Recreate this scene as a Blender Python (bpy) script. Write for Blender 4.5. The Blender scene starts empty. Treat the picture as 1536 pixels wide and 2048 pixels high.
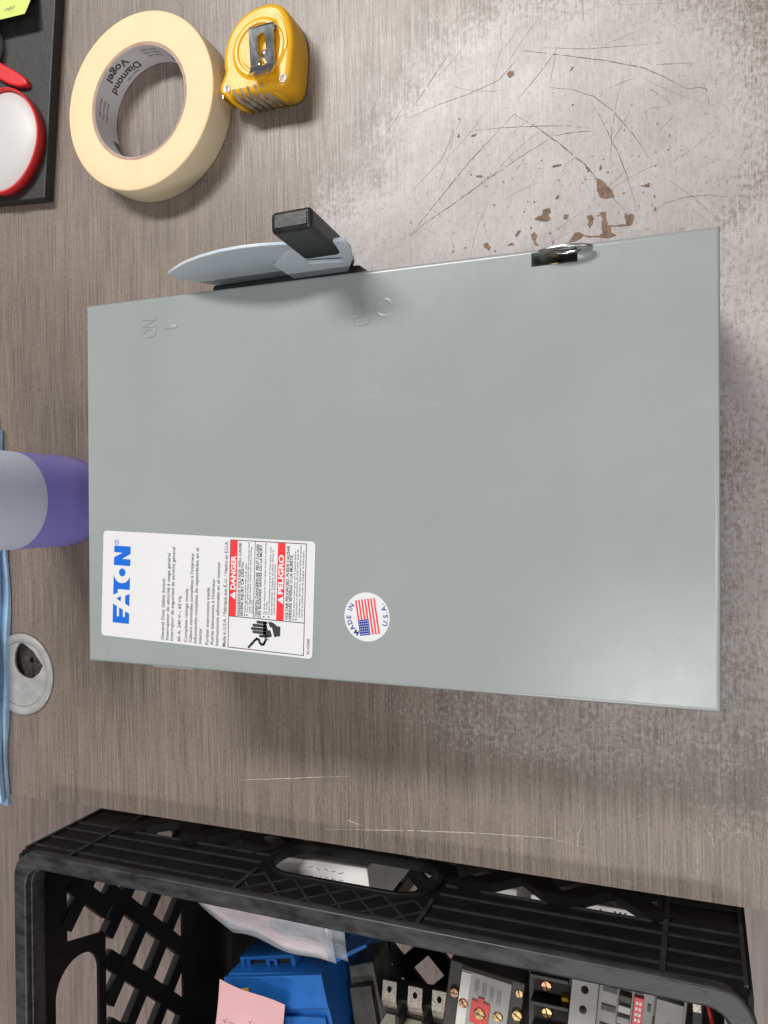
import bpy, bmesh, math, random
from mathutils import Vector, Matrix
random.seed(7)
scene = bpy.context.scene
COL = scene.collection
R = math.radians

# ------------------------------------------------------------------ camera
cam_data = bpy.data.cameras.new('camera')
cam_data.sensor_fit = 'VERTICAL'
cam_data.sensor_height = 36.0
cam_data.sensor_width = 27.0
cam_data.lens = 27.835
cam_data.clip_start = 0.01
cam_data.clip_end = 100
cam = bpy.data.objects.new('camera', cam_data)
COL.objects.link(cam)
_p, _r = R(68.238), R(-0.957)
_f = Vector((0, math.cos(_p), -math.sin(_p)))
_rt = -Vector((0, math.sin(_p), math.cos(_p)))
_up = Vector((1, 0, 0))
_rt2 = math.cos(_r) * _rt + math.sin(_r) * _up
_up2 = -math.sin(_r) * _rt + math.cos(_r) * _up
cam.matrix_world = Matrix((
    (_rt2.x, _up2.x, -_f.x, 0), (_rt2.y, _up2.y, -_f.y, 0),
    (_rt2.z, _up2.z, -_f.z, 0.4682), (0, 0, 0, 1)))
scene.camera = cam
scene.render.resolution_x = 768
scene.render.resolution_y = 1024

# ------------------------------------------------------------------ light: fluorescent shop ceiling plus an added fill lamp
world = bpy.data.worlds.new('World')
scene.world = world
world.use_nodes = True
_bg = world.node_tree.nodes['Background']
_bg.inputs[0].default_value = (0.95, 0.97, 1.0, 1)
_bg.inputs[1].default_value = 0.15

def ceiling_or_fill_lamp(name, loc, sx, sy, power, rotz=0.0, color=(1, 0.985, 0.96)):
    d = bpy.data.lights.new(name, 'AREA')
    d.shape = 'RECTANGLE'
    d.size = sx
    d.size_y = sy
    d.energy = power
    d.color = color
    o = bpy.data.objects.new(name, d)
    o.location = loc
    o.rotation_euler = (0, 0, rotz)
    COL.objects.link(o)
    return o

ceiling_or_fill_lamp('ceiling_or_fill_lamp', (1.55, 0.95, 2.2), 0.40, 1.2, 100)
ceiling_or_fill_lamp('ceiling_or_fill_lamp', (-2.25, -0.1, 2.25), 0.20, 1.2, 52)
ceiling_or_fill_lamp('ceiling_or_fill_lamp', (-0.62, -0.15, 2.4), 0.30, 1.0, 18)
ceiling_or_fill_lamp('ceiling_or_fill_lamp', (0.15, -2.0, 2.3), 1.2, 0.35, 26)  # added fill lamp behind the camera, brightens the sides that face it

scene.view_settings.view_transform = 'Standard'
scene.view_settings.look = 'None'
scene.view_settings.exposure = -0.32
scene.view_settings.gamma = 1.0
scene.view_settings.use_curve_mapping = False

# ------------------------------------------------------------------ helpers
def tag(o, label=None, cat=None, group=None, kind=None):
    if label: o['label'] = label
    if cat: o['category'] = cat
    if group: o['group'] = group
    if kind: o['kind'] = kind
    return o

def empty(name, loc=(0, 0, 0), rz=0.0):
    o = bpy.data.objects.new(name, None)
    o.empty_display_size = 0.02
    o.location = loc
    o.rotation_euler = (0, 0, rz)
    COL.objects.link(o)
    return o

def link(name, me, mat, parent=None, smooth=False, loc=None, rot=None):
    o = bpy.data.objects.new(name, me)
    COL.objects.link(o)
    if mat is not None and not me.materials:
        me.materials.append(mat)
    if parent is not None:
        o.parent = parent
    if loc is not None: o.location = loc
    if rot is not None: o.rotation_euler = rot
    if smooth:
        for p in me.polygons: p.use_smooth = True
    return o

def bm_link(name, bm, mat, parent=None, smooth=False, **k):
    bmesh.ops.recalc_face_normals(bm, faces=bm.faces[:])
    me = bpy.data.meshes.new(name)
    bm.to_mesh(me)
    bm.free()
    return link(name, me, mat, parent, smooth, **k)

def bevel_mod(o, w, seg=2, angle=35):
    m = o.modifiers.new('bevel', 'BEVEL')
    m.width = w
    m.segments = seg
    m.limit_method = 'ANGLE'
    m.angle_limit = R(angle)
    m.harden_normals = True
    for p in o.data.polygons: p.use_smooth = True
    return o

def add_box(bm, x0, x1, y0, y1, z0, z1, M=None):
    vs = [Vector((x, y, z)) for z in (z0, z1) for y in (y0, y1) for x in (x0, x1)]
    if M is not None: vs = [M @ v for v in vs]
    v = [bm.verts.new(c) for c in vs]
    for f in ((0, 2, 3, 1), (4, 5, 7, 6), (0, 1, 5, 4), (2, 6, 7, 3), (0, 4, 6, 2), (1, 3, 7, 5)):
        bm.faces.new([v[i] for i in f])

def box(name, x0, x1, y0, y1, z0, z1, mat, parent=None, bev=0.0, M=None, seg=2):
    bm = bmesh.new()
    add_box(bm, x0, x1, y0, y1, z0, z1, M)
    o = bm_link(name, bm, mat, parent)
    if bev: bevel_mod(o, bev, seg)
    return o

def eval_mesh(o):
    dg = bpy.context.evaluated_depsgraph_get()
    dg.update()
    me = bpy.data.meshes.new_from_object(o.evaluated_get(dg))
    return me

def flat_mesh(name, loops, thick, bev=0.0, M=None, smooth_bevel=2):
    """filled 2-D outline (with holes) extruded to real thickness, from z=0 to z=thick"""
    cu = bpy.data.curves.new(name, 'CURVE')
    cu.dimensions = '2D'
    cu.fill_mode = 'BOTH'
    cu.extrude = max(thick / 2 - bev, 0.0)
    cu.bevel_depth = bev
    cu.bevel_resolution = smooth_bevel
    cu.offset = -bev
    for lp in loops:
        s = cu.splines.new('POLY')
        s.points.add(len(lp) - 1)
        for i, (x, y) in enumerate(lp): s.points[i].co = (x, y, 0, 1)
        s.use_cyclic_u = True
    o = bpy.data.objects.new(name, cu)
    COL.objects.link(o)
    me = eval_mesh(o)
    bpy.data.objects.remove(o)
    bpy.data.curves.remove(cu)
    me.name = name
    me.transform(Matrix.Translation((0, 0, thick / 2)))
    if M is not None: me.transform(M)
    me.materials.clear()
    return me

def flat(name, loops, thick, mat, parent=None, bev=0.0, M=None, **k):
    return link(name, flat_mesh(name, loops, thick, bev, M), mat, parent, **k)

def rrect(x0, x1, y0, y1, r, n=6):
    pts = []
    for cx, cy, a0 in ((x1 - r, y1 - r, 0), (x0 + r, y1 - r, 90), (x0 + r, y0 + r, 180), (x1 - r, y0 + r, 270)):
        for i in range(n + 1):
            a = R(a0 + 90 * i / n)
            pts.append((cx + r * math.cos(a), cy + r * math.sin(a)))
    return pts

def ellipse(cx, cy, rx, ry=None, n=40, a0=0.0):
    ry = rx if ry is None else ry
    return [(cx + rx * math.cos(2 * math.pi * i / n + a0), cy + ry * math.sin(2 * math.pi * i / n + a0)) for i in range(n)]

def lathe(name, prof, mat, parent=None, n=48, smooth=True, closed=False, loc=None, rot=None):
    """profile of (r, z) revolved about z"""
    bm = bmesh.new()
    rings = []
    for r, z in prof:
        if r < 1e-6:
            rings.append([bm.verts.new((0, 0, z))])
        else:
            rings.append([bm.verts.new((r * math.cos(2 * math.pi * i / n), r * math.sin(2 * math.pi * i / n), z)) for i in range(n)])
    pairs = list(zip(rings, rings[1:]))
    if closed: pairs.append((rings[-1], rings[0]))
    for a, b in pairs:
        for i in range(n):
            j = (i + 1) % n
            if len(a) == 1 and len(b) == 1: continue
            if len(a) == 1: bm.faces.new((a[0], b[i], b[j]))
            elif len(b) == 1: bm.faces.new((a[i], a[j], b[0]))
            else: bm.faces.new((a[i], a[j], b[j], b[i]))
    return bm_link(name, bm, mat, parent, smooth, loc=loc, rot=rot)

_TXT = {}
def text_geo(s, bold=0.0, res=4):
    """letters as flat mesh data with cap height 1, left edge at x=0, baseline y=0"""
    key = (s, bold)
    if key in _TXT: return _TXT[key]
    cu = bpy.data.curves.new('text', 'FONT')
    cu.body = s
    cu.size = 1.0
    cu.offset = bold
    cu.resolution_u = res
    o = bpy.data.objects.new('text', cu)
    COL.objects.link(o)
    me = eval_mesh(o)
    bpy.data.objects.remove(o)
    bpy.data.curves.remove(cu)
    vs = [v.co.copy() for v in me.vertices]
    fs = [tuple(p.vertices) for p in me.polygons]
    bpy.data.meshes.remove(me)
    cap = 0.729
    x0 = min(v.x for v in vs)
    vs = [((v.x - x0) / cap, v.y / cap) for v in vs]
    w = max(v[0] for v in vs)
    _TXT[key] = (vs, fs, w)
    return _TXT[key]

def add_text(bm, s, x, y, h, width=None, bold=0.0, fn=None):
    """adds text; (x,y) baseline start, cap height h; fn maps 2-D to 3-D"""
    vs, fs, w = text_geo(s, bold)
    sx = h if width is None else width / w
    nv = [bm.verts.new(fn(x + a * sx, y + b * h)) for a, b in vs]
    for f in fs:
        try: bm.faces.new([nv[i] for i in f])
        except ValueError: pass

def sweep(bm, pts, rad, n=8, cap=True):
    """round tube through points"""
    pts = [Vector(p) for p in pts]
    rings = []
    prev = None
    for i, p in enumerate(pts):
        t = (pts[min(i + 1, len(pts) - 1)] - pts[max(i - 1, 0)]).normalized()
        if prev is None:
            a = Vector((0, 0, 1)) if abs(t.z) < 0.9 else Vector((1, 0, 0))
            u = t.cross(a).normalized()
        else:
            u = (prev - t * prev.dot(t)).normalized()
        prev = u
        w = t.cross(u)
        r = rad[i] if isinstance(rad, (list, tuple)) else rad
        rings.append([bm.verts.new(p + (u * math.cos(2 * math.pi * k / n) + w * math.sin(2 * math.pi * k / n)) * r) for k in range(n)])
    for a, b in zip(rings, rings[1:]):
        for k in range(n):
            bm.faces.new((a[k], a[(k + 1) % n], b[(k + 1) % n], b[k]))
    if cap:
        bm.faces.new(rings[0][::-1])
        bm.faces.new(rings[-1])

# ------------------------------------------------------------------ materials
def material(name, color, rough=0.5, metal=0.0, var=0.0, vscale=40.0, bump=0.0, bscale=400.0, spec=0.5,
             rvar=0.0, sss=0.0, trans=0.0, coat=0.0, stretch=None, color2=None):
    m = bpy.data.materials.new(name)
    m.use_nodes = True
    nt = m.node_tree
    N, L = nt.nodes, nt.links
    b = N['Principled BSDF']
    b.inputs['Base Color'].default_value = (*color, 1)
    b.inputs['Roughness'].default_value = rough
    b.inputs['Metallic'].default_value = metal
    b.inputs['Specular IOR Level'].default_value = spec
    if coat: b.inputs['Coat Weight'].default_value = coat
    if trans: b.inputs['Transmission Weight'].default_value = trans
    if sss:
        b.inputs['Subsurface Weight'].default_value = sss
        b.inputs['Subsurface Radius'].default_value = (0.004, 0.004, 0.004)
    tc = N.new('ShaderNodeTexCoord')
    src = tc.outputs['Object']
    if stretch:
        mp = N.new('ShaderNodeMapping')
        mp.inputs['Scale'].default_value = stretch
        L.new(src, mp.inputs['Vector'])
        src = mp.outputs['Vector']
    if var or rvar:
        nz = N.new('ShaderNodeTexNoise')
        nz.inputs['Scale'].default_value = vscale
        nz.inputs['Detail'].default_value = 6
        L.new(src, nz.inputs['Vector'])
        if var:
            mx = N.new('ShaderNodeMix')
            mx.data_type = 'RGBA'
            c2 = color2 or tuple(c * (1 + var) for c in color)
            mx.inputs['A'].default_value = (*[c * (1 - var) for c in color], 1)
            mx.inputs['B'].default_value = (*c2, 1)
            mr = N.new('ShaderNodeMapRange')
            mr.inputs['From Min'].default_value = 0.3
            mr.inputs['From Max'].default_value = 0.7
            L.new(nz.outputs['Fac'], mr.inputs['Value'])
            L.new(mr.outputs['Result'], mx.inputs['Factor'])
            L.new(mx.outputs['Result'], b.inputs['Base Color'])
        if rvar:
            m2 = N.new('ShaderNodeMapRange')
            m2.inputs['From Min'].default_value = 0.3
            m2.inputs['From Max'].default_value = 0.7
            m2.inputs['To Min'].default_value = max(rough - rvar, 0.02)
            m2.inputs['To Max'].default_value = min(rough + rvar, 1)
            L.new(nz.outputs['Fac'], m2.inputs['Value'])
            L.new(m2.outputs['Result'], b.inputs['Roughness'])
    if bump:
        nb = N.new('ShaderNodeTexNoise')
        nb.inputs['Scale'].default_value = bscale
        nb.inputs['Detail'].default_value = 3
        L.new(src, nb.inputs['Vector'])
        bp = N.new('ShaderNodeBump')
        bp.inputs['Strength'].default_value = bump
        bp.inputs['Distance'].default_value = 0.0005
        L.new(nb.outputs['Fac'], bp.inputs['Height'])
        L.new(bp.outputs['Normal'], b.inputs['Normal'])
    return m

class G:
    """tiny node-graph helper"""
    def __init__(self, nt): self.N, self.L = nt.nodes, nt.links
    def _in(self, sock, v):
        if isinstance(v, (int, float)): sock.default_value = v
        elif isinstance(v, tuple): sock.default_value = v
        else: self.L.new(v, sock)
    def math(self, op, a, b=0.0, c=None, clamp=False):
        n = self.N.new('ShaderNodeMath'); n.operation = op; n.use_clamp = clamp
        self._in(n.inputs[0], a); self._in(n.inputs[1], b)
        if c is not None: self._in(n.inputs[2], c)
        return n.outputs[0]
    def vmath(self, op, a, b=(0, 0, 0)):
        n = self.N.new('ShaderNodeVectorMath'); n.operation = op
        self._in(n.inputs[0], a); self._in(n.inputs[1], b)
        return n.outputs['Value'] if op in ('LENGTH', 'DISTANCE', 'DOT_PRODUCT') else n.outputs['Vector']
    def noise(self, vec, scale=1.0, detail=4, rough=0.5):
        n = self.N.new('ShaderNodeTexNoise')
        n.inputs['Scale'].default_value = scale; n.inputs['Detail'].default_value = detail
        n.inputs['Roughness'].default_value = rough
        self._in(n.inputs['Vector'], vec)
        return n.outputs['Fac']
    def remap(self, v, a, b, c=0.0, d=1.0, smooth=False):
        n = self.N.new('ShaderNodeMapRange')
        if smooth: n.interpolation_type = 'SMOOTHSTEP'
        self._in(n.inputs['Value'], v)
        for k, x in zip(('From Min', 'From Max', 'To Min', 'To Max'), (a, b, c, d)): n.inputs[k].default_value = x
        return n.outputs['Result']
    def mix(self, f, a, b, mode='MIX'):
        n = self.N.new('ShaderNodeMix'); n.data_type = 'RGBA'; n.blend_type = mode
        self._in(n.inputs['Factor'], f)
        self._in(n.inputs['A'], a if not isinstance(a, tuple) else (*a, 1))
        self._in(n.inputs['B'], b if not isinstance(b, tuple) else (*b, 1))
        return n.outputs['Result']

def laminate():
    """grey-brown wood-grain laminate, grain running along X, rubbed through to pale grey where work is done"""
    m = bpy.data.materials.new('worn_laminate'); m.use_nodes = True
    g = G(m.node_tree); b = m.node_tree.nodes['Principled BSDF']
    P = g.N.new('ShaderNodeTexCoord').outputs['Object']
    n1 = g.noise(g.vmath('MULTIPLY', P, (22, 760, 1)), 1, 6, 0.72)
    n2 = g.noise(g.vmath('MULTIPLY', P, (5, 130, 1)), 1, 3, 0.5)
    n3 = g.noise(g.vmath('MULTIPLY', P, (350, 2200, 1)), 1, 3, 0.7)
    n4 = g.noise(P, 7, 3)
    v = g.math('ADD', g.math('MULTIPLY', n1, 0.58), g.math('MULTIPLY', n2, 0.16))
    v = g.math('ADD', v, g.math('MULTIPLY', n3, 0.40))
    v = g.math('ADD', v, g.math('MULTIPLY', g.math('SUBTRACT', n4, 0.5), 0.12))
    t = g.remap(v, 0.415, 0.715)
    base = g.mix(t, (0.070, 0.053, 0.043), (0.303, 0.241, 0.200))
    # wear: several rubbed zones on the bench, broken up by noise
    def zone(cx, cy, rx, ry, k):
        d = g.vmath('LENGTH', g.vmath('MULTIPLY', g.vmath('SUBTRACT', P, (cx, cy, 0)), (1 / rx, 1 / ry, 0)))
        return g.math('MULTIPLY', g.remap(d, 1.12, 0.30, 0, 1, True), k)
    z = zone(0.205, 0.075, 0.135, 0.165, 1.0)
    for a in ((0.175, 0.16, 0.075, 0.12, 0.75), (0.10, -0.03, 0.13, 0.06, 0.70), (-0.02, -0.035, 0.17, 0.05, 0.58),
              (-0.118, 0.07, 0.060, 0.17, 0.40), (-0.11, 0.02, 0.07, 0.10, 0.42), (0.27, 0.02, 0.06, 0.10, 0.5), (-0.165, -0.02, 0.03, 0.05, 0.3)):
        z = g.math('MAXIMUM', z, zone(*a))
    w1 = g.noise(P, 55, 6, 0.65)
    w2 = g.noise(P, 330, 5, 0.75)
    w3 = g.noise(g.vmath('MULTIPLY', P, (60, 900, 1)), 1, 3, 0.6)
    br = g.math('ADD', g.math('MULTIPLY', g.remap(w1, 0.32, 0.68), 0.22), g.math('ADD', g.math('MULTIPLY', g.remap(w2, 0.34, 0.66), 0.54), g.math('MULTIPLY', g.remap(w3, 0.34, 0.66), 0.24)))
    wear = g.remap(g.math('SUBTRACT', z, g.math('MULTIPLY', br, 0.92)), -0.17, 0.22)
    pale = g.mix(g.remap(g.math('ADD', g.math('MULTIPLY', g.noise(P, 28, 5, 0.6), 0.5), g.math('MULTIPLY', g.noise(g.vmath('MULTIPLY', P, (160, 420, 1)), 1, 5, 0.75), 0.5)), 0.38, 0.62), (0.345, 0.314, 0.306), (0.495, 0.458, 0.450))
    col = g.mix(g.math('MULTIPLY', wear, 0.88), base, pale)
    # small dents and specks through the pale zone
    sp = g.noise(P, 380, 4, 0.65)
    spk = g.math('MULTIPLY', g.remap(sp, 0.59, 0.66), g.remap(z, 0.1, 0.6))
    col = g.mix(g.math('MULTIPLY', spk, 0.62), col, (0.19, 0.145, 0.122))
    g.L.new(col, b.inputs['Base Color'])
    rg = g.math('ADD', g.remap(n1, 0.3, 0.7, 0.42, 0.34), g.math('MULTIPLY', wear, 0.03))
    g.L.new(g.math('ADD', rg, g.math('MULTIPLY', g.math('SUBTRACT', w1, 0.5), 0.15)), b.inputs['Roughness'])
    bp = g.N.new('ShaderNodeBump')
    bp.inputs['Strength'].default_value = 0.25; bp.inputs['Distance'].default_value = 0.0003
    g.L.new(g.math('ADD', n1, g.math('MULTIPLY', w2, 0.5)), bp.inputs['Height'])
    g.L.new(bp.outputs['Normal'], b.inputs['Normal'])
    return m

def floor_wood():
    m = bpy.data.materials.new('floor_wood'); m.use_nodes = True
    g = G(m.node_tree); b = m.node_tree.nodes['Principled BSDF']
    P = g.N.new('ShaderNodeTexCoord').outputs['Object']
    n1 = g.noise(g.vmath('MULTIPLY', P, (5, 90, 1)), 1, 5, 0.6)
    n2 = g.noise(g.vmath('MULTIPLY', P, (60, 500, 1)), 1, 3, 0.6)
    t = g.remap(g.math('ADD', g.math('MULTIPLY', n1, 0.7), g.math('MULTIPLY', n2, 0.3)), 0.35, 0.68)
    g.L.new(g.mix(t, (0.20, 0.155, 0.135), (0.36, 0.285, 0.25)), b.inputs['Base Color'])
    b.inputs['Roughness'].default_value = 0.45
    return m

def cover_paint():
    """light grey baked enamel with faint mottling and orange peel"""
    m = bpy.data.materials.new('grey_enamel'); m.use_nodes = True
    g = G(m.node_tree); b = m.node_tree.nodes['Principled BSDF']
    P = g.N.new('ShaderNodeTexCoord').outputs['Object']
    n = g.noise(P, 14, 4, 0.55)
    f = g.noise(P, 900, 2, 0.5)
    t = g.math('ADD', g.math('MULTIPLY', n, 0.7), g.math('MULTIPLY', f, 0.3))
    en = g.mix(g.remap(t, 0.35, 0.65), (0.278, 0.302, 0.304), (0.306, 0.328, 0.329))
    rub = g.math('MULTIPLY', g.remap(g.noise(g.vmath('MULTIPLY', P, (38, 16, 1)), 1, 6, 0.7), 0.62, 0.74), g.remap(g.noise(P, 260, 4, 0.7), 0.42, 0.62))
    g.L.new(g.mix(g.math('MULTIPLY', rub, 0.30), en, (0.42, 0.43, 0.41)), b.inputs['Base Color'])
    g.L.new(g.remap(g.noise(P, 9, 7, 0.72), 0.3, 0.7, 0.17, 0.33), b.inputs['Roughness'])
    bp = g.N.new('ShaderNodeBump')
    bp.inputs['Strength'].default_value = 0.12; bp.inputs['Distance'].default_value = 0.0002
    g.L.new(g.noise(P, 700, 2), bp.inputs['Height'])
    g.L.new(bp.outputs['Normal'], b.inputs['Normal'])
    return m

M_LAM = laminate()
M_FLOOR = floor_wood()
M_PAINT = cover_paint()
M_HANDLE = material('handle_plate_enamel', (0.53, 0.585, 0.63), 0.38, var=0.05, vscale=30, bump=0.1)
M_GRIP = material('black_rubber_grip', (0.016, 0.016, 0.017), 0.38, var=0.2, vscale=90, bump=0.15, bscale=500, rvar=0.06)
M_BLACK = material('black_plastic', (0.012, 0.012, 0.012), 0.45, var=0.2, vscale=60, bump=0.2)
M_ZINC = material('zinc_plate', (0.52, 0.52, 0.50), 0.28, 1.0, var=0.15, vscale=120, rvar=0.1)
M_CHROME = material('bright_steel', (0.70, 0.71, 0.73), 0.12, 1.0, var=0.08, vscale=80, rvar=0.05)
M_STEEL = material('brushed_steel', (0.34, 0.33, 0.32), 0.45, 1.0, var=0.2, vscale=70, rvar=0.12, bump=0.3, bscale=300)
M_TIN = material('tinned_lug', (0.43, 0.39, 0.34), 0.45, 0.8, var=0.25, vscale=500, bump=0.5, bscale=900)
M_BRASS = material('brass_screw', (0.62, 0.42, 0.20), 0.3, 1.0, var=0.2, vscale=300, rvar=0.1)
M_COPPER = material('copper_screw', (0.72, 0.38, 0.22), 0.3, 1.0, var=0.15, vscale=300, rvar=0.1)
M_LABEL = material('white_label_paper', (0.70, 0.69, 0.705), 0.35, var=0.015, vscale=60)
M_INK = material('black_ink', (0.035, 0.035, 0.04), 0.5)
M_INKG = material('grey_ink', (0.05, 0.05, 0.055), 0.5)
M_BLUEINK = material('blue_ink', (0.008, 0.13, 0.62), 0.4)
M_NAVY = material('navy_ink', (0.03, 0.05, 0.30), 0.4)
M_REDINK = material('red_ink', (0.80, 0.035, 0.045), 0.4)
M_WHITEINK = material('white_ink', (0.82, 0.82, 0.82), 0.4)
M_MASK = material('cream_crepe_tape', (0.82, 0.63, 0.40), 0.62, var=0.03, vscale=25, bump=0.15, bscale=700)
M_MASKSIDE = material('cream_tape_outer_wrap', (0.72, 0.60, 0.41), 0.45, var=0.03, vscale=40, bump=0.25, bscale=600, stretch=(1, 1, 0.15))
M_CORE = material('grey_cardboard_core', (0.62, 0.59, 0.61), 0.5, var=0.05, vscale=60)
M_CORE_EDGE = material('brown_cardboard_edge', (0.42, 0.27, 0.20), 0.8, var=0.15, vscale=200)
M_YELLOW = material('yellow_abs_plastic', (0.78, 0.40, 0.012), 0.36, var=0.06, vscale=45, bump=0.15, bscale=500, rvar=0.08)
M_GREYRUB = material('grey_rubbed_print', (0.30, 0.25, 0.20), 0.5, var=0.4, vscale=260)
M_SLAB = material('matt_black_slab', (0.020, 0.020, 0.021), 0.5, var=0.25, vscale=80, bump=0.4, bscale=700, rvar=0.08)
M_RED = material('red_plastic', (0.62, 0.022, 0.026), 0.35, var=0.08, vscale=60)
M_WHITEP = material('white_translucent_plastic', (0.54, 0.52, 0.51), 0.45, var=0.03, vscale=30, sss=0.2)
M_NOTE_Y = material('lime_note_paper', (0.62, 0.74, 0.18), 0.75, var=0.04, vscale=40)
M_NOTE_P = material('pink_note_paper', (0.74, 0.42, 0.44), 0.8, var=0.05, vscale=35)
M_PEN = material('pencil_writing', (0.22, 0.14, 0.16), 0.8)
M_TOWEL = material('blue_paper_towel', (0.38, 0.57, 0.78), 0.85, var=0.18, vscale=60, bump=0.8, bscale=350)
M_GROM = material('worn_grey_grommet', (0.33, 0.325, 0.32), 0.26, 0.0, var=0.16, vscale=90, rvar=0.12, bump=0.25, bscale=200)
M_BRUSH = material('grey_brush_bristle', (0.055, 0.045, 0.043), 0.7, var=0.4, vscale=300)
M_CRATE = material('black_crate_plastic', (0.0065, 0.0065, 0.007), 0.5, var=0.3, vscale=50, bump=0.2, bscale=350, rvar=0.08, spec=0.3)
M_RIB = material('lit_rib_edge', (0.028, 0.028, 0.029), 0.5, var=0.4, vscale=120, bump=0.2, spec=0.4)  # same crate plastic, colour lightened to stand in for light catching the ribs
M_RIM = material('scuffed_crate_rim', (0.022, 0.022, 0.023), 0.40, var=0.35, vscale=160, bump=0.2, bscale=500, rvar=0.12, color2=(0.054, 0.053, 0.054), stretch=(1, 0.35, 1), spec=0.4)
M_BLUEDEV = material('blue_device_plastic', (0.010, 0.115, 0.40), 0.45, var=0.12, vscale=70, bump=0.2)
M_DEVGREY = material('grey_device_plastic', (0.30, 0.29, 0.28), 0.5, var=0.1, vscale=60, bump=0.2)
M_DEVLIGHT = material('pale_device_strip', (0.58, 0.56, 0.53), 0.5, var=0.08, vscale=90)
M_DEVDARK = material('dark_device_plastic', (0.030, 0.028, 0.025), 0.5, var=0.4, vscale=70, bump=0.3)
M_OLIVE = material('dusty_bakelite', (0.05, 0.048, 0.040), 0.6, var=0.5, vscale=110, bump=0.4)
M_REDDIAL = material('red_dial_plastic', (0.55, 0.06, 0.05), 0.5, var=0.12, vscale=120)
M_AMBER = material('amber_plastic', (0.62, 0.38, 0.02), 0.4)
M_CARD = material('white_carton', (0.66, 0.64, 0.62), 0.6, var=0.06, vscale=40)
M_BEIGE = material('beige_plastic', (0.50, 0.46, 0.38), 0.5, var=0.08, vscale=60)
M_CHIP = material('exposed_fibreboard', (0.215, 0.135, 0.092), 0.8, var=0.3, vscale=300, bump=0.6, bscale=900)
M_SCR = material('dark_scratch', (0.215, 0.165, 0.148), 0.7, var=0.25, vscale=400)
M_SCRW = material('pale_scratch', (0.62, 0.55, 0.48), 0.6, var=0.2, vscale=400)

def tape_face():
    """cream crepe tape seen edge-on: very fine concentric wound layers"""
    m = bpy.data.materials.new('wound_tape_edge'); m.use_nodes = True
    g = G(m.node_tree); b = m.node_tree.nodes['Principled BSDF']
    P = g.N.new('ShaderNodeTexCoord').outputs['Object']
    r = g.vmath('LENGTH', g.vmath('MULTIPLY', P, (1, 1, 0)))
    cmb = g.N.new('ShaderNodeCombineXYZ')
    g.L.new(g.math('MULTIPLY', r, 2600), cmb.inputs[0])
    n = g.noise(cmb.outputs[0], 1, 4, 0.7)
    n2 = g.noise(P, 40, 4, 0.6)
    t = g.math('ADD', g.math('MULTIPLY', n, 0.6), g.math('MULTIPLY', n2, 0.4))
    g.L.new(g.mix(g.remap(t, 0.3, 0.7), (0.78, 0.55, 0.32), (0.87, 0.66, 0.41)), b.inputs['Base Color'])
    b.inputs['Roughness'].default_value = 0.65
    bp = g.N.new('ShaderNodeBump'); bp.inputs['Strength'].default_value = 0.35; bp.inputs['Distance'].default_value = 0.0003
    g.L.new(n, bp.inputs['Height']); g.L.new(bp.outputs['Normal'], b.inputs['Normal'])
    return m
M_MASK = tape_face()

# ------------------------------------------------------------------ floor below the bench
fl = box('floor', -2.5, 2.0, -2.0, 2.5, -0.80, -0.75, M_FLOOR)
tag(fl, kind='structure')

# ------------------------------------------------------------------ workbench top
GX, GY = -0.1216, 0.4925         # cable grommet centre
table = empty('workbench', (0, 0, 0))
tag(table, 'grey-brown wood grain laminate workbench top with worn pale scratched patch', 'workbench')
me = flat_mesh('bench_top', [rrect(-0.2170, 1.1, -0.45, 1.1, 0.004, 3), ellipse(GX, GY, 0.0285, n=40)], 0.028, 0.0)
me.transform(Matrix.Translation((0, 0, -0.028)))
top = link('bench_top', me, M_LAM, table)
bevel_mod(top, 0.0016, 2, 60)
# cable grommet let into the top
gro = lathe('cable_grommet', [(0.0250, -0.012), (0.0250, 0.0012), (0.0252, 0.0018), (0.0305, 0.0020), (0.0316, 0.0013), (0.0318, 0.0002), (0.0284, 0.0001), (0.0282, -0.012)],
            M_GROM, table, 64, closed=True, loc=(GX, GY, 0))
ang = R(35)
def gl(x, y): return (x - GX, y - GY)
lid_out = ellipse(0, 0, 0.0248, n=64)
eye = []
import math as _m
e_pts = [(-95.9, 485.8), (-103.0, 476.0), (-113.8, 466.4), (-119.5, 470.0), (-124.0, 476.5), (-124.4, 481.2), (-123.0, 487.0), (-120.0, 491.6), (-115.5, 494.3), (-111.1, 495.1), (-105.5, 494.6), (-100.7, 492.5), (-97.5, 489.5)]
eye = [gl(x / 1000, y / 1000 + 0.0045) for x, y in e_pts]
cxm = sum(p[0] for p in eye) / len(eye); cym = sum(p[1] for p in eye) / len(eye)
# keep the opening inside the lid
eye = [(x, y) if math.hypot(x, y) < 0.0243 else (x * 0.0243 / math.hypot(x, y), y * 0.0243 / math.hypot(x, y)) for x, y in eye]
lid = flat('grommet_lid', [lid_out, eye], 0.0022, M_GROM, gro, bev=0.0004, M=Matrix.Translation((0, 0, -0.0009)))
bm = bmesh.new()
for i in range(150):
    a = 2 * math.pi * i / 150
    r0 = 0.0016 + random.random() * 0.0012
    r1 = 0.0175
    w = 0.00024
    d = Vector((math.cos(a), math.sin(a), 0)); n = Vector((-d.y, d.x, 0))
    zz = -0.0045 - random.random() * 0.001
    vs = [d * r1 + n * w * 1.2, d * r0 + n * w * 0.4, d * r0 - n * w * 0.4, d * r1 - n * w * 1.2]
    add = [bm.verts.new(v + Vector((cxm, cym, zz + (-0.0012 if k in (1, 2) else 0)))) for k, v in enumerate(vs)]
    lo = [bm.verts.new(v.co + Vector((0, 0, -0.0004))) for v in add]
    bm.faces.new(add); bm.faces.new(lo[::-1])
    for k in range(4): bm.faces.new((add[k], lo[k], lo[(k + 1) % 4], add[(k + 1) % 4]))
br = bm_link('brush', bm, M_BRUSH, gro); br['kind'] = 'stuff'
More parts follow.
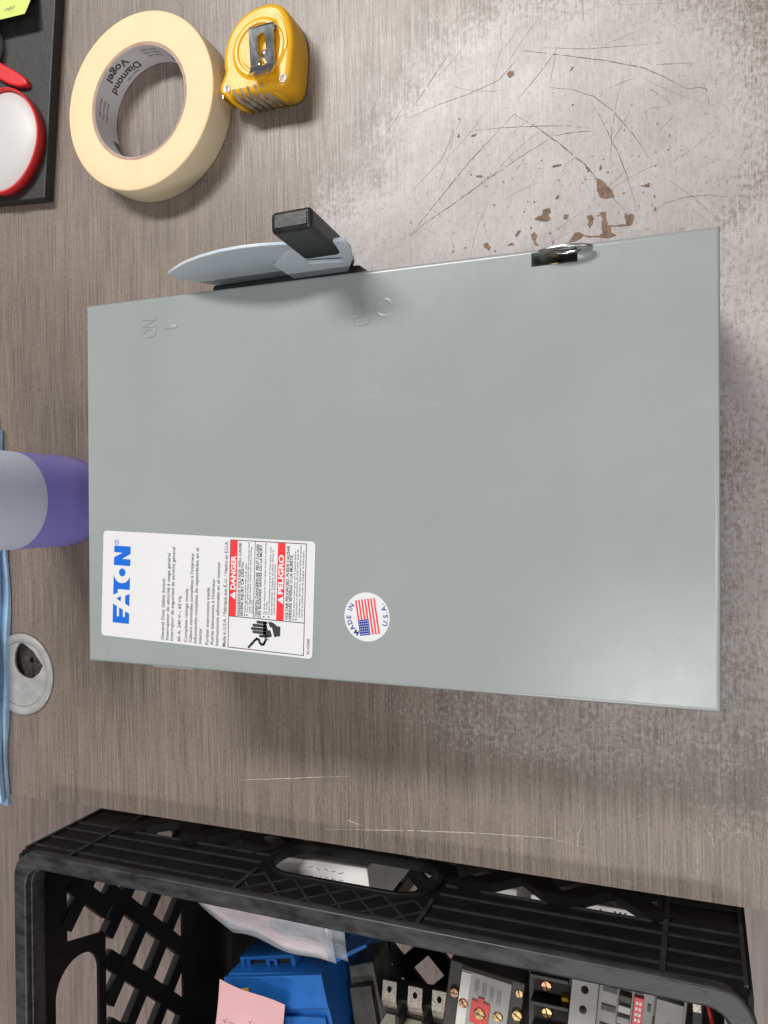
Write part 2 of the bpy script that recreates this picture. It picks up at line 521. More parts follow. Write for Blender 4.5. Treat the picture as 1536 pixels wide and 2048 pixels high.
lathe('grommet_cup', [(0.0, -0.0125), (0.0275, -0.0125), (0.0275, -0.0115), (0.0, -0.0115)], M_BLACK, gro, 40, closed=False)

SCR_DARK = [[[271.8,92.5],[264.8,72.2],[254.9,44.7],[247,25.8],[238.4,13.6],[230,2.9]],[[230,2.9],[229.8,-3.1],[228,-6.8],[218.4,-8.2]],[[235.7,99.4],[225.5,86.4],[213.3,73],[196.9,57.3],[179.6,45.9],[167.4,35.9],[162.8,31.6]],[[235.7,99.4],[227.7,108.8],[211.6,127.8],[192,147.5],[173.1,166.2]],[[247,77.9],[242.8,64.5],[236.3,52.8],[226.2,42.6],[210.1,31.4],[194,22.3]],[[235.5,55.4],[219.9,47.9],[202.6,40.4],[188.5,35.6],[172,31.4],[166.6,30.6]],[[216.6,79.7],[209.8,95],[199.7,116.4],[187.7,138.6],[179,156.9],[172.4,166.2]],[[230.8,124.6],[228.9,105.9],[225.6,83.7],[222.4,67.5],[218.8,55.7]],[[218.4,78.3],[218.2,64.9],[216.9,54.4]],[[246.7,164.9],[250.9,146.5],[253.7,125.6],[257.7,108.3],[271.8,92.5]],[[250.3,164.9],[265.1,152.3],[281.5,138.4]],[[271.6,83.6],[264.5,56.2],[260.8,31.9],[258.7,15.8]],[[270.5,73.4],[249,77.8]],[[165.3,22.2],[169.3,14.7],[171,5],[170.1,-8],[167.5,-16.2]],[[182,13.3],[169.5,0.2],[154.8,-12.5]],[[242.4,98.6],[257.1,83.1],[269.6,72.1]],[[199.4,165.8],[216.2,145.6],[244.4,128.7]],[[252.2,25.8],[247.4,20.9],[243.5,-2.1]],[[293.2,58.4],[281.7,57.9]],[[244.8,36.6],[230.4,40.6],[215.1,43.4],[194,44.4]],[[-169.7,-18.7],[-183.4,-7.3],[-199.9,5.7]],[[-147.5,144.1],[-140.9,139.8],[-136.1,137.5]],[[-98.9,157.8],[-109.2,162.9]]]
SCR_PALE = [[[-208,232.8],[-200.6,170.2],[-196.5,128.1],[-193.6,85.1],[-196.5,63.6]],[[-199.9,216.1],[-202,207.2]],[[-182.8,296.9],[-171,213.8]]]
CHIPS = [[[260.2,103.7],[262.2,101.8],[261.3,99],[258.4,98.8],[257.2,101.2]],[[190.1,52.9],[188,48.4],[183.6,45.9],[180.5,43.3],[176.2,41.1],[175.9,46],[177.7,50.5],[182.1,52.7]],[[171.6,89.1],[172.9,84.5],[176.2,83.1],[177.4,78.3],[174.7,78],[172.9,79.8],[169.9,77.8],[168.6,80.5],[169.9,87.3]],[[171,71.7],[172.3,69.7],[170.4,68],[168.1,69.1],[168.8,71.1]],[[168.9,58.2],[169.1,55.2],[166.2,53.9],[163,55],[161,56.6],[163.5,57.9],[166,56.8]],[[170.5,51.2],[170.2,46.7],[167.3,47.7],[163.7,46.2],[161.7,46.5],[160.7,39.2],[160.6,34.8],[168.1,35.9],[166.5,34],[166.5,30.3],[163.2,29.9],[159,32.3],[159.6,38.6],[160.7,43.9],[156.7,44],[154.3,41.2],[153.3,47.6],[155,55.4],[156.7,61.9],[154,67.3],[154.6,71.3],[160.1,67.2],[159.5,63.2],[157.1,60.6],[155.6,52.8],[156.9,49.9],[161.6,50.1],[166.2,49.4]],[[163.5,90.5],[164.3,88.1],[161.6,86.8],[158.3,87.5],[154.5,84.9],[154.8,87.6],[158.6,89.6]],[[161.4,119.7],[162,117],[158.6,114.2],[156.2,115.7],[158.5,118.8]],[[158.6,104.3],[159.8,101.4],[158.2,100],[157.3,103.6]],[[164.2,99.9],[166.7,97.8],[165.7,95.7],[162.9,97.9],[162.4,99.7]],[[181.4,29],[181.3,25.6],[181.8,23.4],[179.8,23.2],[179.9,26.3]],[[200.6,77.9],[201.2,73.9],[201.2,71.2],[199.8,72.6],[199.7,76.6]],[[195.2,51.1],[196.9,49.5],[194.7,48.6],[193,50.2]],[[197.1,58.4],[196.3,56],[193.5,55.4],[193.9,57.4]],[[181.8,76],[184,74.2],[182.1,73.3],[180.3,74.9]],[[227.5,125.8],[229.1,123.1],[227.8,122],[226.6,124.6]],[[228.5,134.9],[230.7,133.4],[228.4,132.7]],[[254.7,66.3],[256,65],[256.1,63.5],[254.5,64.3],[253.6,65.7]],[[182.5,92.9],[183.3,91.9],[181.6,91.6]],[[165.4,21.6],[168.3,20.6],[165.5,19.7]],[[159.3,139.8],[159.7,137.6],[158.3,137.9]],[[203,123.6],[203,120.7],[201.6,117.5],[201.3,120.7]]]

def ribbon(name, pts, w, mat, z=0.00012):
    pts = [Vector((x / 1000, y / 1000, 0)) for x, y in pts]
    fine = []
    for a, b in zip(pts, pts[1:]):
        k = max(2, int((b - a).length / 0.0018))
        for i in range(k): fine.append(a.lerp(b, i / k))
    fine.append(pts[-1])
    bm = bmesh.new(); rows = []
    n = len(fine)
    for i, p in enumerate(fine):
        t = (fine[min(i + 1, n - 1)] - fine[max(i - 1, 0)]).normalized()
        q = Vector((-t.y, t.x, 0))
        u = i / max(n - 1, 1)
        ww = w * (0.25 + 0.75 * math.sin(math.pi * min(max(u, 0.04), 0.96))) * random.uniform(0.30, 1.30) / 2
        j = q * random.uniform(-1, 1) * w * 0.22
        rows.append((bm.verts.new(p + j + q * ww + Vector((0, 0, z))), bm.verts.new(p + j - q * ww + Vector((0, 0, z)))))
    for a, b in zip(rows, rows[1:]):
        if random.random() < 0.955: bm.faces.new((a[0], a[1], b[1], b[0]))
    o = bm_link(name, bm, mat, table)
    return o

wd = [0.75, 0.5, 0.8, 0.55, 0.5, 0.6, 0.6, 0.4, 0.45, 0.4, 0.4, 0.3, 0.3, 0.4, 0.3, 0.32, 0.3, 0.3, 0.3, 0.28, 0.4, 0.4, 0.4]
for k, p in enumerate(SCR_DARK): ribbon('scratch', p, wd[k] / 1000 * 0.95, M_SCR)
for p in SCR_PALE: ribbon('scratch', p, 0.0004, M_SCRW)
for k in range(46):      # finer scuffs through the worn patch
    cx, cy = random.gauss(205, 42), random.gauss(85, 52)
    a = random.choice((random.gauss(2.3, 0.35), random.gauss(2.3, 0.35), random.uniform(0, math.pi)))
    l = random.uniform(8, 45); c = random.uniform(-0.25, 0.25)
    pts = []
    for i in range(5):
        s = (i / 4 - 0.5) * l
        pts.append((cx + math.cos(a) * s - math.sin(a) * c * s * s / l, cy + math.sin(a) * s + math.cos(a) * c * s * s / l))
    if min(p[0] for p in pts) < 135: continue
    ribbon('scratch', pts, random.uniform(0.00012, 0.00026), M_SCR, 0.00009)
for k in range(16):
    cx, cy = random.uniform(-190, -120), random.uniform(-10, 190)
    a = random.uniform(0, math.pi); l = random.uniform(5, 28)
    ribbon('scratch', [(cx, cy), (cx + math.cos(a) * l / 2, cy + math.sin(a) * l / 2), (cx + math.cos(a + .2) * l, cy + math.sin(a + .2) * l)], random.uniform(0.00014, 0.00028), random.choice((M_SCR, M_SCRW)), 0.00009)
def chip(pts, j=0.42):
    bm = bmesh.new()
    P = []
    mx_, my_ = sum(p[0] for p in pts) / len(pts), sum(p[1] for p in pts) / len(pts)
    pts = [(mx_ + (p[0] - mx_) * 0.88, my_ + (p[1] - my_) * 0.88) for p in pts]
    n = len(pts)
    for i in range(n):
        a, b = pts[i], pts[(i + 1) % n]
        for s in (0, 0.33, 0.67):
            P.append((a[0] + (b[0] - a[0]) * s + random.uniform(-j, j), a[1] + (b[1] - a[1]) * s + random.uniform(-j, j)))
    me = flat_mesh('chip', [[(x / 1000, y / 1000) for x, y in P]], 0.00012)
    me.transform(Matrix.Translation((0, 0, 0.00006)))
    bm.free()
    link('chip', me, M_CHIP, table)
for p in CHIPS: chip(p)
for k in range(70):
    cx, cy = random.gauss(182, 28), random.gauss(72, 42)
    if cx < 150: continue
    r = random.uniform(0.25, 0.95)
    chip([(cx + r * math.cos(a) * random.uniform(.5, 1.3), cy + r * math.sin(a) * random.uniform(.4, 1.2)) for a in (0, 1.3, 2.5, 3.8, 5.0)], 0.15)

# ------------------------------------------------------------------ safety switch
BW, BL, BH = 0.2034, 0.3341, 0.110
sw = empty('safety_switch', (0.0172, 0.1588, 0), R(-0.6825))
tag(sw, 'light grey painted steel safety switch enclosure lying on its back on the workbench', 'switch box')
box('enclosure_body', -BW / 2 + 0.003, BW / 2 - 0.003, -BL / 2 + 0.003, BL / 2 - 0.003, 0.0005, 0.098, M_PAINT, sw, 0.002)
# cover with a rectangular latch slot cut through it
bm = bmesh.new()
add_box(bm, -BW / 2, BW / 2, -BL / 2, BL / 2, 0.082, BH)
te = [e for e in bm.edges if all(v.co.z > BH - 1e-5 for v in e.verts)]
bmesh.ops.bevel(bm, geom=te, offset=0.0022, segments=5, profile=0.5, affect='EDGES')
cov = bm_link('cover', bm, M_PAINT, None)
cut = box('cut', 0.0936, 0.0999, -0.109, -0.0885, 0.09, 0.13, None)
me0 = cov.data
bo = cov.modifiers.new('slot', 'BOOLEAN'); bo.object = cut; bo.operation = 'DIFFERENCE'; bo.solver = 'EXACT'
me = eval_mesh(cov)
bpy.data.objects.remove(cov); bpy.data.objects.remove(cut)
me.name = 'cover'
cov = link('cover', me, M_PAINT, sw)
for p in me.polygons:
    p.use_smooth = True
wn = cov.modifiers.new('normals', 'WEIGHTED_NORMAL'); wn.keep_sharp = True
for e in me.edges: pass
me.set_sharp_from_angle(angle=R(40))
box('slot_floor', 0.0937, 0.0998, -0.1089, -0.0886, 0.0898, 0.0915, M_BLACK, cov)
# lip of the back box showing on the far left edge
box('side_lip', -BW / 2 - 0.0010, -BW / 2 + 0.001, 0.098, 0.125, 0.080, 0.1065, M_HANDLE, sw, 0.0006)
# seam line marks by the label
for (x, y, w, h) in ((-0.0965, 0.1525, 0.0035, 0.0004), (-0.0965, 0.094, 0.0004, 0.006)):
    box('stamped_mark', x, x + w, y, y + h, BH - 0.0001, BH + 0.00012, M_PAINT, cov)

# embossed markings ON I / OFF O
def embossed(s, x, y, h, width, bold=-0.004):
    cu = bpy.data.curves.new('t', 'FONT'); cu.body = s; cu.size = 1.0
    cu.extrude = 0.028; cu.bevel_depth = 0.030; cu.bevel_resolution = 2; cu.offset = -0.035
    o = bpy.data.objects.new('t', cu); COL.objects.link(o)
    me = eval_mesh(o); bpy.data.objects.remove(o)
    xs = [v.co.x for v in me.vertices]; ys = [v.co.y for v in me.vertices]
    sx = width / (max(xs) - min(xs)); sy = h / (max(ys) - min(ys))
    me.transform(Matrix.Translation((x - min(xs) * sx, y - min(ys) * sy, BH + 0.0001)) @ Matrix.Diagonal((sx, sy, 0.0039, 1)))
    me.materials.clear(); me.name = 'embossed_marking'
    o = link('embossed_marking', me, M_PAINT, cov, smooth=True)
    me.set_sharp_from_angle(angle=R(50))
    return o
embossed('ON', 0.0795, 0.1180, 0.0092, 0.0102)
embossed('I', 0.0834, 0.1045, 0.0075, 0.0016)
embossed('OFF', 0.0748, -0.0094, 0.0094, 0.0125)
bm = bmesh.new()
ring = []
for i in range(40):
    a = 2 * math.pi * i / 40
    row = []
    for dr, dz in ((-0.0010, 0), (-0.0005, 0.00022), (0.0005, 0.00022), (0.0010, 0)):
        row.append(bm.verts.new((0.0824 + (0.0040 + dr) * math.cos(a), -0.0166 + (0.0040 + dr) * math.sin(a), BH + 0.00002 + dz)))
    ring.append(row)
for i in range(40):
    a, b = ring[i], ring[(i + 1) % 40]
    for k in range(3): bm.faces.new((a[k], a[k + 1], b[k + 1], b[k]))
bm_link('embossed_marking', bm, M_PAINT, cov, True)

# --- white rating label (local frame: x right, y down, origin top-left, millimetres)
LA = R(-2.15)
LX, LY = -0.0863, 0.1574
def lab(x, y, z):
    x, y = x / 1000, -y / 1000
    return Vector((LX + x * math.cos(LA) - y * math.sin(LA), LY + x * math.sin(LA) + y * math.cos(LA), BH + z))
def to_label(me, z):
    for v in me.vertices: v.co = lab(v.co.x, v.co.y, z + v.co.z)
    return me
label = link('rating_label', to_label(flat_mesh('rating_label', [rrect(0, 59.5, 0, 134.0, 2.2)], 0.00015), 0.00005), M_LABEL, sw)
label['label'] = 'white rating label with blue logo and red danger bands'
Z1, Z2, Z3 = 0.00028, 0.00036, 0.00044

def lab_polys(name, loops_list, mat, z):
    bm = bmesh.new()
    for loops in loops_list:
        me = to_label(flat_mesh(name, loops, 0.00004), z)
        bm.from_mesh(me); bpy.data.meshes.remove(me)
    return bm_link(name, bm, mat, label)

def lab_text(name, lines, mat, z):
    bm = bmesh.new()
    for (s, x, y, h, w, bold) in lines:
        add_text(bm, s, x, -y, h, w, bold, fn=lambda a, b: lab(a, -b, z))
    return bm_link(name, bm, mat, label)

y0, y1 = 7.9, 19.2
h = y1 - y0
logo = []
logo.append([[(8.0, y0), (18.6, y0), (17.35, y0 + 2.7), (11.6, y0 + 2.7), (11.6, y0 + 4.3), (16.7, y0 + 4.3), (15.6, y0 + 6.9), (11.6, y0 + 6.9), (11.6, y0 + 8.5), (14.9, y0 + 8.5), (13.7, y1), (8.0, y1)]])
# broken A: small triangle over a foot
logo.append([[(21.6, y0 + 2.2), (23.2, y0 + 5.3), (20.1, y0 + 5.3)]])
logo.append([[(19.1, y0 + 8.4), (23.6, y0 + 8.4), (24.7, y1), (17.9, y1)]])
T = [(23.6, y0), (34.9, y0)]
for i in range(13):
    a = R(112 + (248 - 112) * i / 12)
    T.append((36.5 + 6.6 * math.cos(a) * 0.92, 13.55 - 5.9 * math.sin(a)))
T += [(32.3, y1), (27.0, y1), (27.0, y0 + 3.0), (24.9, y0 + 3.0)]
logo.append([T])
logo.append([ellipse(36.5, 13.8, 2.2, 2.2)])
logo.append([[(40.4, y0), (44.7, y0), (47.6, y0 + 5.9), (47.6, y0), (51.3, y0), (51.3, y1), (47.1, y1), (44.1, y0 + 5.4), (44.1, y1), (40.4, y1)]])
logo.append([ellipse(53.3, 9.5, 1.45, 1.45, 24), ellipse(53.3, 9.5, 1.15, 1.15, 24)])
lg = lab_polys('logo', logo, M_BLUEINK, Z1)
lab_text('registered_mark', [('R', 52.85, 10.2, 1.35, None, 0)], M_BLUEINK, Z1)

lt = []
def body(s, yc, w): lt.append((s, 1.35, yc + 1.05, 2.1, w, 0.010))
body('General Duty Safety Switch', 42.0, 33.6)
body('Interrupteur de sécurité à usage général', 45.1, 47.6)
body('Interruptor de seguridad de servicio general', 48.1, 51.2)
body('60 A, 240 V~, 60 Hz', 52.9, 25.0)
body('Complete ratings inside', 57.2, 29.0)
body('Valeurs nominales complètes à l’intérieur', 60.3, 48.6)
body('Información completa de capacidades en el', 63.4, 51.4)
body('interior', 66.5, 8.6)
body('Further instructions inside', 70.9, 30.6)
body('Autres instructions à l’intérieur', 74.0, 35.6)
body('Instrucciones adicionales en el interior', 77.1, 44.8)
body('Made in U.S.A. / Fabriqué aux É.-U. / Hecho en E.U.A.', 81.6, 56.0)
lab_text('printed_text', lt, M_INKG, Z1)
lab_text('part_number', [('30-43080', 2.0, 132.3, 1.6, 8.2, 0.004)], M_INKG, Z1)

# danger panel: frame, bands, words
fx0, fx1, fy0, fy1, fd = 1.2, 58.3, 84.0, 129.2, 17.7
fr = []
t = 0.36
fr.append([[(fx0, fy0), (fx1, fy0), (fx1, fy1), (fx0, fy1)], [(fx0 + t, fy0 + t), (fd, fy0 + t), (fd, fy1 - t), (fx0 + t, fy1 - t)], [(fd + t, fy0 + t), (fx1 - t, fy0 + t), (fx1 - t, fy1 - t), (fd + t, fy1 - t)]])
fr.append([[(fd + t, 99.0), (fx1 - t, 99.0), (fx1 - t, 99.3), (fd + t, 99.3)]])
lab_polys('panel_frame', fr, M_INK, Z1)
lab_polys('danger_band', [[[(fd + t, fy0 + t), (fx1 - t, fy0 + t), (fx1 - t, 88.5), (fd + t, 88.5)]]], M_REDINK, Z1)
lab_polys('danger_band', [[[(fd + t, 112.7), (fx1 - t, 112.7), (fx1 - t, 117.0), (fd + t, 117.0)]]], M_REDINK, Z1)
def tri(cx, cyb, s): return [[(cx - s * .62, cyb), (cx + s * .62, cyb), (cx, cyb - s)], [(cx - .28, cyb - s * .62), (cx + .28, cyb - s * .62), (cx + .14, cyb - s * .3), (cx - .14, cyb - s * .3)], [(cx - .22, cyb - .75), (cx + .22, cyb - .75), (cx + .22, cyb - .35), (cx - .22, cyb - .35)]]
lab_polys('alert_triangle', [tri(29.0, 88.0, 3.3)], M_WHITEINK, Z2)
lab_polys('alert_triangle', [tri(28.6, 116.5, 3.3)], M_WHITEINK, Z2)
lab_text('band_lettering', [('DANGER', 32.0, 87.75, 2.95, 18.0, 0.03)], M_WHITEINK, Z2)
lab_text('band_lettering', [('PELIGRO', 31.6, 116.25, 2.95, 20.2, 0.03)], M_WHITEINK, Z2)
B = 0.022
lab_text('warning_text', [
    ('HAZARDOUS VOLTAGE. WILL CAUSE', 18.5, 90.9, 1.65, 38.3, B), ('SEVERE INJURY OR DEATH.', 18.5, 92.8, 1.65, 28.6, B),
    ('TENSION DANGEREUSE. PEUT CAUSER', 18.5, 101.6, 1.65, 38.3, B), ('DES BLESSURES GRAVES OU LA MORT.', 18.5, 103.5, 1.65, 38.3, B),
    ('VOLTAJE PELIGROSO. PUEDE CAUSAR', 18.5, 119.5, 1.65, 38.3, B), ('HERIDAS SEVERAS O LA MUERTE.', 18.5, 121.5, 1.65, 33.8, B)], M_INK, Z1)
sm = [('Never operate switch with cover open.', 94.4, 26.0), ('Turn OFF power ahead of switch before doing any work', 95.8, 37.0), ('inside. Replace all parts. Close cover before turning', 97.2, 34.5), ('power ON.', 98.6, 7.0),
      ('Ne jamais manoeuvrer l’interrupteur lorsque le couvercle', 105.9, 37.0), ('est ouvert.', 107.3, 7.0), ('Couper l’alimentation en amont de l’interrupteur avant', 108.8, 35.2), ('toute intervention. Remplacer les pièces. Fermer le', 110.3, 33.6), ('couvercle avant de remettre sous tension.', 111.7, 26.8),
      ('Nunca opere el interruptor con la cubierta abierta.', 123.2, 34.0), ('Desconectar la alimentación del interruptor antes de', 124.7, 34.6), ('trabajar dentro del mismo. Reemplazar todas las partes.', 126.3, 36.8), ('Cerrar la cubierta antes de energizar el interruptor.', 127.9, 34.4)]
lab_text('small_print', [(s, 20.4, y, 1.05, w, 0.006) for s, y, w in sm], M_INKG, Z1)
lab_polys('bullet', [[ellipse(19.2, y - 0.5, 0.42, 0.42, 12)] for y in (94.4, 95.8, 105.9, 108.8, 123.2, 124.7)], M_INK, Z1)
# electric-shock hand
def capsule(xa, ya, xb, yb, r):
    a = math.atan2(yb - ya, xb - xa)
    p = [(xa + r * math.cos(a + R(90) + R(180) * i / 8), ya + r * math.sin(a + R(90) + R(180) * i / 8)) for i in range(9)]
    p += [(xb + r * math.cos(a - R(90) + R(180) * i / 8), yb + r * math.sin(a - R(90) + R(180) * i / 8)) for i in range(9)]
    return p
hand = [[capsule(16.1, 101.8, 16.1, 107, 0.72)], [capsule(14.3, 99.5, 14.3, 106.5, 0.75)], [capsule(12.5, 98.6, 12.5, 106.5, 0.75)], [capsule(10.8, 99.6, 10.8, 106.5, 0.72)], [capsule(9.0, 103.6, 9.2, 107.0, 0.75)],
        [[(8.4, 106.8), (9.9, 106.4), (10.0, 105.2), (16.8, 105.2), (16.8, 106.6), (12.2, 108.2), (12.6, 109.4), (9.4, 110.6), (8.6, 108.6)]],
        [[(10.0, 111.6), (14.2, 110.4), (13.9, 109.2), (16.9, 108.0), (16.7, 110.6), (15.6, 112.6), (14.9, 113.2), (14.9, 115.3), (9.8, 115.3), (9.8, 113.6), (9.0, 112.4)]]]
lab_polys('shock_symbol', hand, M_INK, Z1)
cab = [(2.6, 96.9), (4.6, 98.8), (6.4, 100.4), (7.4, 101.6), (6.9, 102.9), (5.3, 103.6), (4.6, 104.6), (4.9, 105.8), (6.0, 106.3), (7.1, 106.9)]
lab_polys('shock_symbol', [[capsule(*cab[i], *cab[i + 1], 0.62)] for i in range(len(cab) - 1)] + [[capsule(7.1, 106.9, 8.2, 106.2, 0.2)], [capsule(7.1, 106.9, 8.3, 107.4, 0.2)], [capsule(7.1, 106.9, 7.6, 108.3, 0.2)]], M_INK, Z2)

# --- round sticker
SX, SY, SA = -0.0686, -0.0067, R(8.5)
def stk(x, y, z):
    x, y = x / 1000, y / 1000
    return Vector((SX + x * math.cos(SA) - y * math.sin(SA), SY + x * math.sin(SA) + y * math.cos(SA), BH + z))
def stk_obj(name, loops_list, mat, z, th=0.00004, par=None):
    bm = bmesh.new()
    for lp in loops_list:
        me = flat_mesh(name, lp, th)
        for v in me.vertices: v.co = stk(v.co.x, v.co.y, z + v.co.z)
        bm.from_mesh(me); bpy.data.meshes.remove(me)
    return bm_link(name, bm, mat, par)
sticker = stk_obj('round_sticker', [[ellipse(0, 0, 12.1, 12.1, 64)]], M_LABEL, 0.00005, 0.00015, sw)
sticker['label'] = 'small round white sticker with a red striped flag'
fw, fh = 17.6, 10.6
fx, fy = -8.8, -5.6
sh = fh / 13
stk_obj('flag_stripes', [[[(fx if k < 6 else fx + 8.0, fy + sh * 2 * k), (fx + fw, fy + sh * 2 * k), (fx + fw, fy + sh * (2 * k + 1)), (fx if k < 3 else fx + 8.0, fy + sh * (2 * k + 1))] if k < 3 else [(fx + 7.7, fy + sh * 2 * k), (fx + fw, fy + sh * 2 * k), (fx + fw, fy + sh * (2 * k + 1)), (fx + 7.7, fy + sh * (2 * k + 1))]] for k in range(7)], M_REDINK, Z1, par=sticker)
stk_obj('flag_canton', [[[(fx, fy + sh * 6), (fx + 7.7, fy + sh * 6), (fx + 7.7, fy + fh), (fx, fy + fh)]]], M_NAVY, Z1, par=sticker)
stars = []
for r in range(5):
    for c in range(6):
        sx_, sy_ = fx + 0.75 + c * 1.24, fy + sh * 6 + 0.62 + r * 1.08
        stars.append([[(sx_ + (0.36 if i % 2 == 0 else 0.15) * math.cos(R(90 + 36 * i)), sy_ + (0.36 if i % 2 == 0 else 0.15) * math.sin(R(90 + 36 * i))) for i in range(10)]])
stk_obj('flag_stars', stars, M_WHITEINK, Z2, par=sticker)
def arc_text(bm, s, rad, amid, h, inward, gap):
    ws = [0.45 if ch == ' ' else text_geo(ch, 0.02)[2] for ch in s]
    mid_r = rad - h / 2 if inward else rad + h / 2
    total = sum(ws) * h + gap * (len(s) - 1)
    pos = -total / 2
    for ch, w in zip(s, ws):
        off = (pos + w * h / 2) / mid_r
        pos += w * h + gap
        if ch == ' ': continue
        a = R(amid) + off if inward else R(amid) - off
        vs, fs, _w = text_geo(ch, 0.02)
        nv = []
        for x, y in vs:
            x = (x - w / 2) * h; y = y * h
            if inward:
                rr = rad - y
                px, py = rr * math.cos(a) - x * math.sin(a), rr * math.sin(a) + x * math.cos(a)
            else:
                rr = rad + y
                px, py = rr * math.cos(a) + x * math.sin(a), rr * math.sin(a) - x * math.cos(a)
            nv.append(bm.verts.new(stk(px, py, Z1)))
        for f in fs:
            try: bm.faces.new([nv[k] for k in f])
            except ValueError: pass
bm = bmesh.new()
arc_text(bm, 'MADE IN', 8.5, 93, 2.5, False, 0.75)
arc_text(bm, 'U.S.A.', 11.2, 270, 2.6, True, 0.55)
bm_link('sticker_lettering', bm, M_NAVY, sticker)

# --- latch: plated hasp loop standing in the slot
hm = Matrix.Translation((0.0972, -0.1000, BH - 0.008)) @ Matrix.Rotation(R(14), 4, 'Y') @ Matrix.Rotation(R(90), 4, 'Y') @ Matrix.Rotation(R(90), 4, 'Z')
arc = [(-0.0125, -0.006), (-0.0118, 0.0035)]
for i in range(13):
    a = R(165 - 155 * i / 12)
    arc.append((0.0005 + 0.0125 * math.cos(a), 0.0052 + 0.0062 * math.sin(a)))
arc += [(0.0125, 0.0045), (0.0085, 0.0020), (0.0065, -0.006)]
hasp = flat('latch_hasp', [arc, ellipse(0.0015, 0.0062, 0.0060, 0.0030, 24)], 0.0014, M_ZINC, sw, bev=0.0004, M=Matrix.Translation((0.0972, -0.1035, BH - 0.0025)) @ Matrix.Rotation(R(4), 4, 'Y') @ Matrix(((0, 0, 1, 0), (-1, 0, 0, 0), (0, 1, 0, 0), (0, 0, 0, 1))))
box('latch_spring', 0.0940, 0.0955, -0.100, -0.096, BH - 0.012, BH - 0.004, M_BRASS, sw, 0.0003)

# --- operating handle on the right side wall (plates stand in the Y-Z plane)
W2L = sw.matrix_basis.inverted()
YZ = Matrix(((0, 0, 1, 0), (1, 0, 0, 0), (0, 1, 0, 0), (0, 0, 0, 1)))   # (x,y,z)->(z,x,y): outline x=Y, y=Z
hd = empty('handle', (0, 0, 0)); hd.parent = sw
hub = box('hub', 0.1160, 0.1262, 0.158, 0.247, 0.030, 0.0990, M_BLACK, hd, 0.002, W2L)
disc = [(258.8, 121.6), (249.8, 127.4), (240, 132.8), (228, 137.1), (214.4, 140.0), (202.9, 140.4), (192.6, 139.2), (183.1, 136.8), (173.9, 133.6), (165.9, 128.9), (159.5, 121.5), (157.5, 113.0), (160.8, 100), (168, 86), (180, 74), (197, 66), (214, 66), (230, 72), (242, 83), (250, 96), (256.5, 107), (260, 115.5)]
flat('disc_plate', [[(a / 1000, b / 1000) for a, b in disc]], 0.0016, M_HANDLE, hd, bev=0.0003, M=W2L @ Matrix.Translation((0.1275, 0, 0)) @ YZ)
lev = [(198.8, 116.5), (184.4, 127.3), (175.4, 131.4), (154, 130.0), (153.5, 121.1), (157.2, 110.6), (167.6, 94.0), (195.7, 94.0)]
slot = capsule(178.3, 114.6, 163.5, 112.0, 2.3)
flat('lever_plate', [[(a / 1000, b / 1000) for a, b in lev], [(a / 1000, b / 1000) for a, b in slot]], 0.0020, M_HANDLE, hd, bev=0.0004, M=W2L @ Matrix.Translation((0.1241, 0, 0.105)) @ Matrix.Rotation(R(8), 4, 'Y') @ Matrix.Translation((0, 0, -0.105)) @ YZ)
gm = W2L @ Matrix(((1, 0, 0.0, 0.1302), (0, 1, -0.0875, 0.1700), (0, 0, 1, 0.1170), (0, 0, 0, 1)))
bm = bmesh.new()
add_box(bm, -0.0050, 0.0050, -0.0103, 0.0103, 0.0005, 0.0400, gm)
gp = bm_link('grip', bm, M_GRIP, hd); bevel_mod(gp, 0.0024, 5)
bm = bmesh.new(); add_box(bm, -0.0030, 0.0030, -0.0080, 0.0080, 0.0398, 0.0403, gm)
bevel_mod(bm_link('grip_end_cap', bm, M_GRIP, gp), 0.0004, 2)

# ------------------------------------------------------------------ masking tape roll
TX, TY, TR, TH = 0.2853, 0.3544, 0.0608, 0.0238
tape = empty('masking_tape_roll', (TX, TY, 0))
tag(tape, 'cream masking tape roll lying flat beside the yellow tape measure', 'tape roll')
prof = [(0.0400, 0.0002)] + [(0.0400 + (TR - 0.0012 - 0.0400) * i / 20, 0.0001) for i in range(1, 21)] + [(TR - 0.0004, 0.0004), (TR, 0.0012)]
o = lathe('tape_wound', [(0.0400, 0.0002), (TR - 0.0008, 0.0002), (TR - 0.0002, 0.0006), (TR, 0.0014), (TR, TH - 0.0012), (TR - 0.0003, TH - 0.0004), (TR - 0.0010, TH - 0.0001), (0.0520, TH), (0.0400, TH - 0.0002)], M_MASK, tape, 128, closed=True)
o.data.materials.append(M_MASKSIDE)
for p in o.data.polygons:
    if abs(p.normal.z) < 0.3 and (p.center.x ** 2 + p.center.y ** 2) > 0.058 ** 2: p.material_index = 1
o.data.set_sharp_from_angle(angle=R(50))
core = lathe('core', [(0.0381, 0.0003), (0.03995, 0.0003), (0.03995, TH - 0.0004), (0.0381, TH - 0.0004)], M_CORE_EDGE, tape, 96, closed=True)
core.data.set_sharp_from_angle(angle=R(40))
liner = lathe('core_liner', [(0.0378, 0.0006), (0.03805, 0.0006), (0.03805, TH - 0.0007), (0.0378, TH - 0.0007)], M_CORE, core, 96, closed=True)
liner.data.set_sharp_from_angle(angle=R(40))
def cyl(th0, z0):
    def fn(x, y):
        a = R(th0) + x / 0.0376
        return Vector((0.0376 * math.cos(a), 0.0376 * math.sin(a), z0 - y))
    return fn
bm = bmesh.new()
